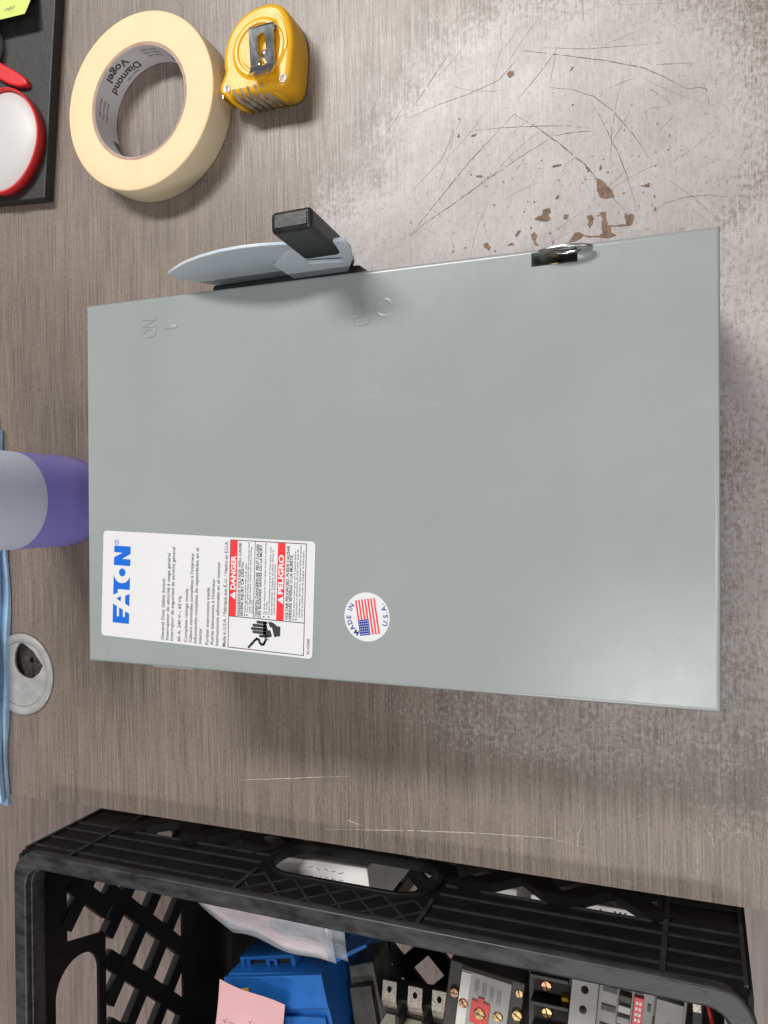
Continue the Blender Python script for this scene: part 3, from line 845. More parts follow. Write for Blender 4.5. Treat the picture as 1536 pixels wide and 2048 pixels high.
for base in (16, 196, -74):
    add_text(bm, 'Diamond', 0, 0, 0.0062, 0.0285, 0.018, cyl(base, 0.0116))
    add_text(bm, 'Vogel', 0, 0, 0.0062, 0.0200, 0.018, cyl(base + 6, 0.0200))
    add_text(bm, '24mm x 55m', 0, 0, 0.0018, 0.0120, 0.0, cyl(base + 6, 0.0050))
    for k, s in enumerate(('24mm x 55m', '24mm x 55m', '24mm x 55m')):
        add_text(bm, s, 0, 0, 0.0018, 0.0130, 0.0, cyl(base + 56, 0.0190 - 0.0036 * k))
for k in range(34):   # bar code round the liner
    a0 = 112 + k * 0.75
    for (w_, z_) in ((0.0002 + 0.0002 * (k * 7 % 3 == 0), 0.006),):
        f = cyl(a0, 0.0)
        vs = [bm.verts.new(f(x, -z)) for x, z in ((0, 0.0020), (w_, 0.0020), (w_, 0.0085), (0, 0.0085))]
        bm.faces.new(vs)
bm_link('liner_print', bm, M_INKG, core)

# ------------------------------------------------------------------ tape measure
tm = empty('tape_measure', (0.296, 0.262, 0))
tag(tm, 'yellow plastic tape measure with a bright steel belt clip', 'tape measure')
out = [(292.7, 285.0), (301.4, 284.4), (311.3, 281.2), (320.0, 274.2), (324.8, 264.8), (326.4, 254.2), (325.0, 245.4), (320.8, 239.6), (314.6, 236.6), (307.6, 234.4), (299.1, 233.6), (287.1, 234.4), (276.1, 236.0),
       (271.4, 238.6), (270.0, 243.0), (270.8, 254.7), (271.8, 271.1), (272.6, 282.0), (274.6, 286.6), (278.2, 288.6), (283.0, 287.0), (288.6, 283.6)]
def tml(p): return (p[0] / 1000 - 0.296, p[1] / 1000 - 0.262)
def smooth_loop(pts, it=1):
    for _ in range(it):
        q = []
        for i in range(len(pts)):
            a, b = pts[i], pts[(i + 1) % len(pts)]
            q += [(a[0] * .75 + b[0] * .25, a[1] * .75 + b[1] * .25), (a[0] * .25 + b[0] * .75, a[1] * .25 + b[1] * .75)]
        pts = q
    return pts
ol = smooth_loop([tml(p) for p in out], 1)
TMH = 0.0255
bodyo = flat('case', [ol], TMH, M_YELLOW, tm, bev=0.0035, M=Matrix.Translation((0, 0, 0.0002)), smooth=True)
bodyo.data.set_sharp_from_angle(angle=R(35))
# raised round boss with concentric steps
bx_, by_ = 0.2975 - 0.296, 0.2570 - 0.262
lathe('drum_boss', [(0.0, TMH + 0.0015), (0.0130, TMH + 0.0015), (0.0138, TMH + 0.0006), (0.0150, TMH + 0.0006), (0.0158, TMH + 0.0016), (0.0176, TMH + 0.0016), (0.0186, TMH + 0.0006), (0.0200, TMH + 0.0002), (0.0204, TMH - 0.0015)], M_YELLOW, tm, 56, loc=(bx_, by_, 0)).data.set_sharp_from_angle(angle=R(30))
# raised thumb panel on the far side
pan = [(0.3185 - .296, 0.2455 - .262), (0.3130 - .296, 0.2400 - .262), (0.3050 - .296, 0.2372 - .262), (0.2960 - .296, 0.2365 - .262), (0.2910 - .296, 0.2385 - .262), (0.2965 - .296, 0.2408 - .262), (0.3060 - .296, 0.2420 - .262), (0.3115 - .296, 0.2440 - .262)]
flat('thumb_panel', [smooth_loop(pan, 1)], 0.0012, M_YELLOW, tm, bev=0.0004, M=Matrix.Translation((0, 0, TMH - 0.0004)))
# ribs along the front grip
for k in range(7):
    yy = 0.2455 - 0.262 + k * 0.0052
    rb = bmesh.new()
    sweep(rb, [(0.2712 - .296 + 0.0003 * k * 0, yy, 0.0035), (0.2708 - .296, yy + 0.002, 0.012), (0.2714 - .296, yy + 0.004, 0.0205), (0.2745 - .296, yy + 0.005, 0.0268)], [0.0014, 0.0017, 0.0017, 0.0008], 8)
    bm_link('grip_rib', rb, M_GREYRUB if 1 <= k <= 5 else M_YELLOW, tm, True)
# belt clip (bent spring steel)
cl = empty('belt_clip', (0, 0, 0)); cl.parent = tm
c0 = Vector((0.3066 - .296, 0.2521 - .262)); c1 = Vector((0.2768 - .296, 0.2530 - .262))
ax = (c1 - c0).normalized(); ay = Vector((-ax.y, ax.x))
def clipfn(me_or_bm_verts, zfun):
    for v in me_or_bm_verts:
        s, w, dz = v.co.x, v.co.y, v.co.z
        p = c0 + ax * s + ay * w
        v.co = Vector((p.x, p.y, zfun(s) + dz))
def zf(s):
    base = TMH + 0.0066 - 0.0032 * max(0, min(1, s / 0.021))
    if s > 0.021: base += 0.0 + (s - 0.021) ** 2 * 55 - 0.0
    return base
bm = bmesh.new()
segs = 36; L_ = 0.0305; hw = 0.0088
slotx0, slotx1, slotw = 0.0050, 0.0165, 0.0030
holec, holer = 0.0205, 0.0026
def holed(s, w):
    if slotx0 < s < slotx1 and abs(w) < slotw: return True
    return False
me = flat_mesh('clip_strip', [rrect(0.0, L_, -hw, hw, 0.0012, 3), capsule(0.0065, 0, 0.0150, 0, 0.0029), ellipse(0.0205, 0, 0.0024, n=18)], 0.0006, 0.0)
bm.from_mesh(me); bpy.data.meshes.remove(me)
bmesh.ops.triangulate(bm, faces=bm.faces[:])
for cutx in [0.0215 + 0.0009 * i for i in range(10)]:
    bmesh.ops.bisect_plane(bm, geom=bm.verts[:] + bm.edges[:] + bm.faces[:], plane_co=(cutx, 0, 0), plane_no=(1, 0, 0))
clipfn(bm.verts, zf)
st = bm_link('clip_strip', bm, M_CHROME, cl)
# folded top end
bm = bmesh.new()
rows = []
for i in range(9):
    a = R(90 + 180 * i / 8)
    for rr in (0.0023, 0.0029):
        s, z = rr * math.cos(a), rr * math.sin(a)
        for w in (-hw, hw):
            p = c0 + ax * s + ay * w
            rows.append(bm.verts.new((p.x, p.y, TMH + 0.0040 + z)))
for i in range(8):
    a, b = rows[i * 4:i * 4 + 4], rows[i * 4 + 4:i * 4 + 8]
    for f in ((a[0], a[1], b[1], b[0]), (a[2], b[2], b[3], a[3]), (a[0], b[0], b[2], a[2]), (a[1], a[3], b[3], b[1])): bm.faces.new(f)
bm_link('clip_fold', bm, M_CHROME, cl, True)
p = c0 + ax * 0.014
lathe('clip_rivet', [(0, 0.0018), (0.0018, 0.0016), (0.0024, 0.0008), (0.0026, 0.0)], M_STEEL, cl, 20, loc=(p.x, p.y, TMH + 0.0012))
for (x, y) in ((276.9, 281.5), (271.8 + 3.4, 240.5)):
    s_ = lathe('screw', [(0.0, -0.0004), (0.0005, -0.0004), (0.0008, 0.0003), (0.0015, 0.0003), (0.0018, 0.0), (0.0019, 0.0001), (0.0027, 0.0001)], M_STEEL, tm, 20, loc=(x / 1000 - .296, y / 1000 - .262, TMH + 0.0004))
box('hook_end', 0.2745 - .296, 0.2785 - .296, 0.2884 - .262, 0.2891 - .262, 0.004, 0.0200, M_CHROME, tm, 0.0002)
box('lock_button', 0.3045 - .296, 0.3105 - .296, 0.2800 - .262, 0.2835 - .262, 0.010, 0.019, M_BLACK, tm, 0.001)

# ------------------------------------------------------------------ black slab at the far right corner and what lies on it
slab = empty('black_slab', (0.30, 0.50, 0))
tag(slab, 'flat matt black slab with square edges at the edge of the workbench', 'slab')
bm = bmesh.new()
pts = [(0.2395, 0.4530), (0.4100, 0.4370), (0.43, 0.64), (0.258, 0.66)]
lo = [bm.verts.new((x - .30, y - .50, 0.0006)) for x, y in pts]
hi = [bm.verts.new((x - .30, y - .50, 0.0095)) for x, y in pts]
bm.faces.new(hi); bm.faces.new(lo[::-1])
for k in range(4): bm.faces.new((lo[k], lo[(k + 1) % 4], hi[(k + 1) % 4], hi[k]))
bevel_mod(bm_link('slab_body', bm, M_SLAB, slab), 0.0012, 3)
box('foot', -0.03, 0.06, -0.03, 0.02, 0.0, 0.0010, M_BLACK, slab)

ZS = 0.0096
dish = empty('red_rimmed_dish', (0.2860, 0.4870, ZS))
tag(dish, 'white oval dish with a raised red rim on the black slab', 'dish')
def oval(s, n=64):
    p = []
    for i in range(n):
        a = 2 * math.pi * i / n
        r = 1.0 + 0.06 * math.cos(2 * a)
        p.append((0.0378 * s * r * math.cos(a), 0.0368 * s * math.sin(a) * 1.0))
    return p
def oring(bm, s, z): return [bm.verts.new((x, y, z)) for x, y in oval(s)]
bm = bmesh.new()
rs = [oring(bm, 0.99, 0.0), oring(bm, 1.0, 0.0070), oring(bm, 0.985, 0.0082), oring(bm, 0.965, 0.0082), oring(bm, 0.955, 0.0075), oring(bm, 0.945, 0.002), oring(bm, 0.93, 0.0)]
for a, b in zip(rs, rs[1:] + rs[:1]):
    for k in range(64): bm.faces.new((a[k], a[(k + 1) % 64], b[(k + 1) % 64], b[k]))
bm_link('rim', bm, M_RED, dish, True)
bm = bmesh.new()
cs = []
for s, z in ((0.94, 0.0046), (0.87, 0.0064), (0.7, 0.0080), (0.5, 0.0090), (0.25, 0.0096)): cs.append(oring(bm, s, z))
c = bm.verts.new((0, 0, 0.0098))
for a, b in zip(cs, cs[1:]):
    for k in range(64): bm.faces.new((a[k], a[(k + 1) % 64], b[(k + 1) % 64], b[k]))
for k in range(64): bm.faces.new((cs[-1][k], cs[-1][(k + 1) % 64], c))
bm_link('white_centre', bm, M_WHITEP, dish, True)

tab = flat('red_tab', [smooth_loop([(0.0, -0.005), (0.030, -0.0065), (0.044, -0.001), (0.040, 0.004), (0.020, 0.0055), (0.0, 0.0055)], 2)], 0.006, M_RED, None, bev=0.0015)
tab.location = (0.3475, 0.5010, ZS + 0.006); tab.rotation_euler = (0, R(2), R(-121))
tag(tab, 'curved red plastic tab lying above the red rimmed dish', 'tab')
tab.location.z = ZS + 0.0002
jar = lathe('white_jar', [(0, 0.013), (0.016, 0.013), (0.0185, 0.0115), (0.019, 0.009), (0.019, 0.0), (0, 0.0)], M_WHITEP, None, 48, loc=(0.3640, 0.5100, ZS + 0.0002))
tag(jar, 'white round jar lid at the picture edge between lime note and red tab', 'jar')
nt_ = empty('sticky_note', (0.392, 0.478, ZS))
tag(nt_, 'lime green sticky note with pencil marks on the black slab', 'note')
bm = bmesh.new()
rows = []
for i in range(9):
    u = i / 8
    row = []
    for j in range(5):
        v = j / 4
        x = -0.0185 + 0.055 * u + 0.004 * (v - .5)
        y = -0.0215 + 0.060 * v - 0.004 * u
        z = 0.0006 + 0.012 * (1 - u) ** 2
        row.append(Vector((x, y, z)))
    rows.append(row)
for dz in (0.0, 0.0002):
    g_ = [[bm.verts.new(p + Vector((0, 0, dz))) for p in row] for row in rows]
    for a, b in zip(g_, g_[1:]):
        for k in range(4): bm.faces.new((a[k], a[k + 1], b[k + 1], b[k]) if dz else (a[k], b[k], b[k + 1], a[k + 1]))
bm_link('paper', bm, M_NOTE_Y, nt_, True)
bm = bmesh.new()
for k in range(2):
    pts = [(-0.013 + 0.0022 * k + 0.0012 * math.sin(i * 1.7), -0.010 + 0.0022 * i * 0.5, 0.0128 - 0.0025 * k) for i in range(9)]
    sweep(bm, pts, 0.00018, 5)
bm_link('handwriting', bm, M_PEN, nt_)

# ------------------------------------------------------------------ spray bottle body behind the switch
bot = empty('purple_bottle', (0.0120, 0.4360, 0))
tag(bot, 'frosted plastic bottle half filled with purple liquid behind the switch box', 'bottle')
LV = 0.0620
shell = [(0.0, 0.0004), (0.024, 0.0004), (0.030, 0.0025), (0.0325, 0.008), (0.0333, 0.020), (0.0335, LV)]
M_LIQ = material('purple_liquid', (0.42, 0.39, 0.80), 0.22, var=0.10, vscale=25, sss=0.0, spec=0.4)
_n = M_LIQ.node_tree; _pb = _n.nodes['Principled BSDF']
_tl = _n.nodes.new('ShaderNodeBsdfTranslucent'); _tl.inputs[0].default_value = (0.52, 0.48, 0.95, 1)
_mx = _n.nodes.new('ShaderNodeMixShader'); _mx.inputs[0].default_value = 0.45
_out = [x for x in _n.nodes if x.type == 'OUTPUT_MATERIAL'][0]
_n.links.new(_pb.outputs[0], _mx.inputs[1]); _n.links.new(_tl.outputs[0], _mx.inputs[2]); _n.links.new(_mx.outputs[0], _out.inputs['Surface'])
lathe('liquid', shell + [(0.0, LV)], M_LIQ, bot, 64).data.set_sharp_from_angle(angle=R(50))
M_FROST = bpy.data.materials.new('frosted_bottle_wall'); M_FROST.use_nodes = True
_g = G(M_FROST.node_tree); _b = M_FROST.node_tree.nodes['Principled BSDF']
_P = _g.N.new('ShaderNodeTexCoord').outputs['Object']
_g.L.new(_g.mix(_g.remap(_g.noise(_P, 30, 3), 0.3, 0.7), (0.88, 0.91, 0.96), (0.90, 0.93, 0.97)), _b.inputs['Base Color'])
_b.inputs['Roughness'].default_value = 0.38
_b.inputs['Transmission Weight'].default_value = 0.0
_b.inputs['IOR'].default_value = 1.3
_tl = M_FROST.node_tree.nodes.new('ShaderNodeBsdfTranslucent'); _tl.inputs[0].default_value = (0.92, 0.95, 1.0, 1)
_mx = M_FROST.node_tree.nodes.new('ShaderNodeMixShader'); _mx.inputs[0].default_value = 0.50
_out = [x for x in M_FROST.node_tree.nodes if x.type == 'OUTPUT_MATERIAL'][0]
_g.L.new(_b.outputs[0], _mx.inputs[1]); _g.L.new(_tl.outputs[0], _mx.inputs[2]); _g.L.new(_mx.outputs[0], _out.inputs['Surface'])
lathe('bottle_wall', [(0.0335, LV + 0.0001), (0.0337, 0.075), (0.0337, 0.135), (0.0320, 0.150), (0.024, 0.166), (0.0145, 0.172), (0.0135, 0.190), (0.0125, 0.190), (0.0125, 0.171), (0.022, 0.164), (0.0305, 0.149), (0.0325, 0.135), (0.0325, LV + 0.0001)], M_FROST, bot, 64)
lathe('screw_cap', [(0, 0.2045), (0.0150, 0.2045), (0.0165, 0.203), (0.0165, 0.182), (0.0155, 0.181), (0.0140, 0.181)], M_WHITEP, bot, 40)

# ------------------------------------------------------------------ folded blue shop towels
tw = empty('blue_shop_towels', (-0.08, 0.57, 0))
tag(tw, 'pile of folded blue paper shop towels along the back of the workbench', 'towels')
def towel_layer(z, t, dx0, dx1, dy, seed):
    rnd = random.Random(seed)
    bm = bmesh.new()
    nx, ny = 40, 8
    ph = [rnd.uniform(0, 6) for _ in range(4)]
    def pt(i, j, k):
        u, v = i / nx, j / ny
        x = -0.145 + dx0 + u * (0.295 + dx1 - dx0)
        y = -0.0648 + dy + v * 0.12
        y += 0.0022 * math.sin(7 * u + ph[0]) + 0.0011 * math.sin(23 * u + ph[1]) if j == 0 else 0
        w = 0.0007 * math.sin(9 * u + ph[2] + 3 * v) + 0.0005 * math.sin(26 * u + ph[3])
        zz = z + (t + w if k else 0.0)
        return (x, y, max(zz, 0.0002))
    up = [[bm.verts.new(pt(i, j, 1)) for j in range(ny + 1)] for i in range(nx + 1)]
    dn = [[bm.verts.new(pt(i, j, 0)) for j in range(ny + 1)] for i in range(nx + 1)]
    for i in range(nx):
        for j in range(ny):
            bm.faces.new((up[i][j], up[i + 1][j], up[i + 1][j + 1], up[i][j + 1]))
            bm.faces.new((dn[i][j], dn[i][j + 1], dn[i + 1][j + 1], dn[i + 1][j]))
    for i in range(nx):
        bm.faces.new((up[i][0], dn[i][0], dn[i + 1][0], up[i + 1][0]))
        bm.faces.new((up[i][ny], up[i + 1][ny], dn[i + 1][ny], dn[i][ny]))
    for j in range(ny):
        bm.faces.new((up[0][j], up[0][j + 1], dn[0][j + 1], dn[0][j]))
        bm.faces.new((up[nx][j], dn[nx][j], dn[nx][j + 1], up[nx][j + 1]))
    o = bm_link('towel', bm, M_TOWEL, tw)
    bevel_mod(o, 0.0012, 3, 50)
towel_layer(0.0002, 0.0045, 0.0, 0.0, 0.000, 1)
towel_layer(0.0056, 0.0042, 0.004, 0.003, 0.002, 2)
towel_layer(0.0107, 0.0040, -0.002, -0.004, 0.001, 3)
towel_layer(0.0156, 0.0036, 0.006, 0.001, 0.004, 4)

# ------------------------------------------------------------------ black crate beside the bench
CW, CLn, CH = 0.330, 0.486, 0.285
ZB = -0.2455
crate = empty('plastic_crate', (-0.4046, 0.2210, ZB), R(-0.31))
tag(crate, 'black moulded plastic crate with lattice sides beside the workbench', 'crate')
rim_in = 0.0115
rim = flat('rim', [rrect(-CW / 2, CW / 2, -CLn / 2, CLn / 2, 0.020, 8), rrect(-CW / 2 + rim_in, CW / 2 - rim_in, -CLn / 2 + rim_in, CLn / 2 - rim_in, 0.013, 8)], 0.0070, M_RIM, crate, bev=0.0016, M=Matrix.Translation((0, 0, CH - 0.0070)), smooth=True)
rim.data.set_sharp_from_angle(angle=R(40))
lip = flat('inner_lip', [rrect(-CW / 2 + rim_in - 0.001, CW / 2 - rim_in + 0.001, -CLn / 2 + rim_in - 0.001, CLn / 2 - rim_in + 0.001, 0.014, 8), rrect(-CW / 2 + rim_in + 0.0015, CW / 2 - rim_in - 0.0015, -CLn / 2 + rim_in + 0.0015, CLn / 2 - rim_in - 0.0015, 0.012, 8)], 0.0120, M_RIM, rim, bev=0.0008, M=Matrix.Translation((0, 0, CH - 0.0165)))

def bar_mesh(name, a, b, w, d0, d1, WM):
    """straight bar between wall-plane points a, b"""
    a, b = Vector(a), Vector(b)
    t = (b - a).normalized(); q = Vector((-t.y, t.x)) * w / 2
    bm = bmesh.new()
    cs = [a + q, a - q, b - q, b + q]
    v0 = [bm.verts.new(WM @ Vector((c.x, c.y, d0))) for c in cs]
    v1 = [bm.verts.new(WM @ Vector((c.x, c.y, d1))) for c in cs]
    bm.faces.new(v0[::-1]); bm.faces.new(v1)
    for k in range(4): bm.faces.new((v0[k], v0[(k + 1) % 4], v1[(k + 1) % 4], v1[k]))
    return bm

def lattice(part_name, parent, x0, x1, y0, y1, pitch, w, d0, d1, WM, phase=0.0, mat=None):
    """two families of diagonal bars clipped to a rectangle"""
    for fam in (1, -1):
        c = -(abs(y1 - y0) + (x1 - x0)) - pitch + phase
        st = pitch * math.sqrt(2)
        while c < (y1 - y0) + (x1 - x0) + pitch:
            # line: (x-x0) * 1 - fam*(y-y0) = c
            pts = []
            for x in (x0, x1):
                y = y0 + fam * ((x - x0) - c)
                if y0 <= y <= y1: pts.append((x, y))
            for y in (y0, y1):
                x = x0 + c + fam * (y - y0)
                if x0 < x < x1: pts.append((x, y))
            c += st
            if len(pts) < 2: continue
            pts.sort()
            a, b = Vector(pts[0]), Vector(pts[-1])
            if (b - a).length < w * 1.2: continue
            e = 0.0006 if fam < 0 else 0.0
            bm_link(part_name, bar_mesh(part_name, a, b, w, d0 + e, d1 - e * 0.5, WM), mat or M_CRATE, parent)

def crate_wall(length, WM, nm, handle=True, detail=True, ytop=0.2375, ybot=0.034):
    """wall plane coords: x along wall, y height above crate floor, z depth outward from the outer face (negative = inward)"""
    h = length / 2
    wl = empty('wall'); wl.parent = crate
    sheet_d = -0.0030
    y_band = ytop
    hx, hy0, hy1 = 0.0585, 0.2040, 0.2505
    lat = (-h + 0.048, h - 0.048, ybot, y_band - 0.012)
    hole = rrect(-hx, hx, hy0, hy1, 0.0225, 8)
    # lattice opening stays clear of the hand hole
    if handle:
        lo = [(lat[0], lat[2]), (lat[1], lat[2]), (lat[1], lat[3]), (hx + 0.016, lat[3]), (hx + 0.004, 0.196), (-hx - 0.004, 0.196), (-hx - 0.016, lat[3]), (lat[0], lat[3])]
        loops = [[(-h + 0.0045, 0.0), (h - 0.0045, 0.0), (h - 0.0045, CH - 0.004), (-h + 0.0045, CH - 0.004)], hole, lo]
    else:
        loops = [[(-h + 0.0045, 0.0), (h - 0.0045, 0.0), (h - 0.0045, CH - 0.004), (-h + 0.0045, CH - 0.004)], [(lat[0], lat[2]), (lat[1], lat[2]), (lat[1], lat[3]), (lat[0], lat[3])]]
    flat('wall_sheet', loops, 0.0026, M_CRATE, wl, M=WM @ Matrix.Translation((0, 0, sheet_d - 0.0013)))
    lattice('lattice_bar', wl, lat[0] - 0.002, lat[1] + 0.002, lat[2] - 0.002, 0.194 if handle else lat[3], 0.0400, 0.0135, sheet_d - 0.0030, sheet_d + 0.0035, WM)
    if handle:
        for s in (-1, 1):
            lattice('lattice_bar', wl, *( (lat[0] - 0.002, -hx - 0.014) if s < 0 else (hx + 0.014, lat[1] + 0.002)), 0.192, lat[3] + 0.002, 0.0400, 0.0135, sheet_d - 0.0028, sheet_d + 0.0033, WM, 0.006)
    if not detail: return wl
    ry = [0.2700, 0.2545, 0.2385, 0.2265]
    hb = hx + 0.004
    def rib(xa, xb, y, th=0.0017):
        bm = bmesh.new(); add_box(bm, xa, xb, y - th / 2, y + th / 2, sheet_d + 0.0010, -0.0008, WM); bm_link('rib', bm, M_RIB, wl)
    def vrib(x, ya, yb, th=0.0030):
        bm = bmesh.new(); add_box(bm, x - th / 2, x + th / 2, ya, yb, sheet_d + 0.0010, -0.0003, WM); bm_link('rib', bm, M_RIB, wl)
    xe = h - 0.045
    for y in ry:
        for s in (-1, 1):
            a, b = sorted((s * (hb + 0.002), s * (xe - 0.001)))
            rib(a, b, y)
            a, b = sorted((s * (xe + 0.001), s * (h - 0.006)))
            rib(a, b, y)
    for y in (0.199, 0.180, 0.161, 0.142, 0.12, 0.10, 0.08, 0.06, 0.04):
        for s in (-1, 1):
            a, b = sorted((s * (xe + 0.001), s * (h - 0.006)))
            rib(a, b, y)
    for s in (-1, 1):
        vrib(s * xe, 0.010, CH - 0.0075)
        vrib(s * (h - 0.005), 0.010, CH - 0.0075, 0.0022)
        vrib(s * hb, 0.2480, CH - 0.0075, 0.0026)
    rib(-h + 0.006, h - 0.006, 0.012, 0.004)
    if handle:
        col = flat('handle_collar', [rrect(-hx - 0.0030, hx + 0.0030, hy0 - 0.0030, hy1 + 0.0030, 0.0250, 8), rrect(-hx + 0.0004, hx - 0.0004, hy0 + 0.0004, hy1 - 0.0004, 0.0222, 8)], 0.0075, M_CRATE, wl, bev=0.0006, M=WM @ Matrix.Translation((0, 0, sheet_d - 0.0030)))
        # crossed ribs above the hand hole
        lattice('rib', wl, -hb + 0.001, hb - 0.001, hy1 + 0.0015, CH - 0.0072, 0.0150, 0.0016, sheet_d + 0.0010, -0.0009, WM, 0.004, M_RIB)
    return wl

W_E = Matrix(((0, 0, 1, CW / 2), (1, 0, 0, 0), (0, 1, 0, 0), (0, 0, 0, 1)))       # bench side (+X)
W_W = Matrix(((0, 0, -1, -CW / 2), (-1, 0, 0, 0), (0, 1, 0, 0), (0, 0, 0, 1)))    # far side (-X)
W_N = Matrix(((-1, 0, 0, 0), (0, 0, 1, CLn / 2), (0, 1, 0, 0), (0, 0, 0, 1)))     # far end (+Y)
W_S = Matrix(((1, 0, 0, 0), (0, 0, -1, -CLn / 2), (0, 1, 0, 0), (0, 0, 0, 1)))    # near end (-Y)
crate_wall(CLn, W_E, 'E')
crate_wall(CW, W_N, 'N', detail=False, ytop=0.2500, ybot=0.092)
crate_wall(CLn, W_W, 'W', detail=False)
crate_wall(CW, W_S, 'S', detail=False, ytop=0.2500, ybot=0.092)
base = empty('base'); base.parent = crate
WB = Matrix.Translation((0, 0, 0.004))
flat('base_frame', [rrect(-CW / 2 + 0.010, CW / 2 - 0.010, -CLn / 2 + 0.010, CLn / 2 - 0.010, 0.01, 4), rrect(-CW / 2 + 0.035, CW / 2 - 0.035, -CLn / 2 + 0.035, CLn / 2 - 0.035, 0.01, 4)], 0.004, M_CRATE, base, M=Matrix.Translation((0, 0, 0.013)))
lattice('lattice_bar', base, -CW / 2 + 0.034, CW / 2 - 0.034, -CLn / 2 + 0.034, CLn / 2 - 0.034, 0.036, 0.0135, 0.0008, 0.0055, Matrix.Translation((0, 0, 0.012)), 0.008)

# steel stand carrying the crate
stand = empty('crate_stand', (-0.4046, 0.2218, -0.75))
tag(stand, 'dark steel stand under the black crate', 'stand')
for sx_ in (-1, 1):
    box('rail', sx_ * 0.150 - 0.012, sx_ * 0.150 + 0.012, -0.235, 0.235, 0.4795, 0.5040, M_DEVDARK, stand, 0.001)
    for sy_ in (-1, 1):
        box('leg', sx_ * 0.150 - 0.011, sx_ * 0.150 + 0.011, sy_ * 0.20 - 0.011, sy_ * 0.20 + 0.011, 0.0, 0.4792, M_DEVDARK, stand, 0.001)
    box('cross_bar', -0.1375, 0.1375, sx_ * 0.20 - 0.010, sx_ * 0.20 + 0.010, 0.12, 0.14, M_DEVDARK, stand, 0.001)

# ------------------------------------------------------------------ things in the crate
ZF = ZB + 0.0178
def quad_prism(name, pts, z0, z1, mat, parent, bev=0.0):
    bm = bmesh.new()
    lo = [bm.verts.new((x / 1000, y / 1000, z0)) for x, y in pts]
    hi = [bm.verts.new((x / 1000, y / 1000, z1)) for x, y in pts]
    bm.faces.new(hi); bm.faces.new(lo[::-1])
    n = len(pts)
    for k in range(n): bm.faces.new((lo[k], lo[(k + 1) % n], hi[(k + 1) % n], hi[k]))
    o = bm_link(name, bm, mat, parent)
    if bev: bevel_mod(o, bev, 2)
    return o
def frame(pts):   # affine frame from a quad: origin, ex, ey (mm)
    return Vector(pts[0]), Vector(pts[1]) - Vector(pts[0]), Vector(pts[3]) - Vector(pts[0])
def screw(parent, x, y, z, r, mat, ang=0.5):
    o = lathe('screw', [(0, 0.0), (r * 0.85, 0.0), (r, -0.0006), (r, -0.004), (0, -0.004)], mat, parent, 20, loc=(x / 1000, y / 1000, z), smooth=False)
    bm = bmesh.new(); add_box(bm, -r * 0.82, r * 0.82, -0.00035, 0.00035, 0.00005, 0.0002)
    bm_link('screw_slot', bm, M_DEVDARK, o, rot=(0, 0, ang))
    return o

# blue starter block
bd = empty('blue_starter', (0, 0, 0))
tag(bd, 'blue plastic starter block with two slotted openings inside the black crate', 'starter')
top_q = [(-391, 380), (-370, 288), (-396, 282), (-417, 374)]
quad_prism('housing', [(-389, 378), (-371, 290), (-420, 278), (-438, 366)], ZF, -0.104, M_BLUEDEV, bd, 0.001)
quad_prism('top_panel', top_q, -0.1045, -0.1000, M_BLUEDEV, bd, 0.0008)
# open connector tray on its bench side
ct = [(-379, 372), (-367, 320), (-384, 316), (-396, 368)]
o0, ex, ey = frame(ct)
def cp(u, v): p = o0 + ex * u + ey * v; return (p.x, p.y)
def cq(u0, u1, v0, v1): return [cp(u0, v0), cp(u1, v0), cp(u1, v1), cp(u0, v1)]
Mx = lambda z: Matrix.Translation((0, 0, z))
fl_loops = lambda loops: [[(x / 1000, y / 1000) for x, y in l] for l in loops]
def crect(u0, u1, v0, v1, n=1): return cq(u0, u1, v0, v1)
flat('connector_frame', fl_loops([cq(0, 1, 0, 1), cq(.07, .93, .12, .9)]), 0.014, M_BLUEDEV, bd, bev=0.0003, M=Mx(-0.1270))
flat('connector_face', fl_loops([cq(.07, .93, .12, .9), cq(.15, .45, .22, .72), cq(.51, .59, .3, .66), cq(.65, .90, .22, .72)]), 0.0015, M_BLUEDEV, bd, M=Mx(-0.1168))
quad_prism('connector_base', cq(.0, 1, .0, 1), -0.150, -0.1272, M_BLUEDEV, bd)
quad_prism('connector_dark', cq(.07, .93, .12, .9), -0.1268, -0.1195, M_DEVDARK, bd)
quad_prism('side_wing', [(-366, 286), (-349, 257), (-351, 255), (-369, 283)], -0.150, -0.118, M_BLUEDEV, bd, 0.0004)
quad_prism('lower_step', [(-412, 330), (-404, 285), (-436, 278), (-446, 324)], ZF + 0.002, -0.1000, M_BLUEDEV, bd, 0.0008)
for o in (bd.children): pass
amb = quad_prism('indicator', [(-397, 366), (-394, 355), (-399, 354), (-402, 365)], -0.0998, -0.0988, M_AMBER, bd, 0.0003)
blk = empty('bakelite_block', (0, 0, 0))
tag(blk, 'dusty black block between the blue starter and the metal tabs', 'device')
quad_prism('block_body', [(-380, 280), (-372, 258), (-430, 246), (-438, 272)], -0.170, -0.135, M_OLIVE, blk, 0.0015)
quad_prism('block_step', [(-394, 276), (-388, 257), (-450, 246), (-456, 268)], -0.168, -0.128, M_DEVDARK, blk, 0.001)
quad_prism('block_foot', [(-446, 270), (-442, 252), (-500, 250), (-504, 268)], ZF, -0.150, M_DEVDARK, blk, 0.001)

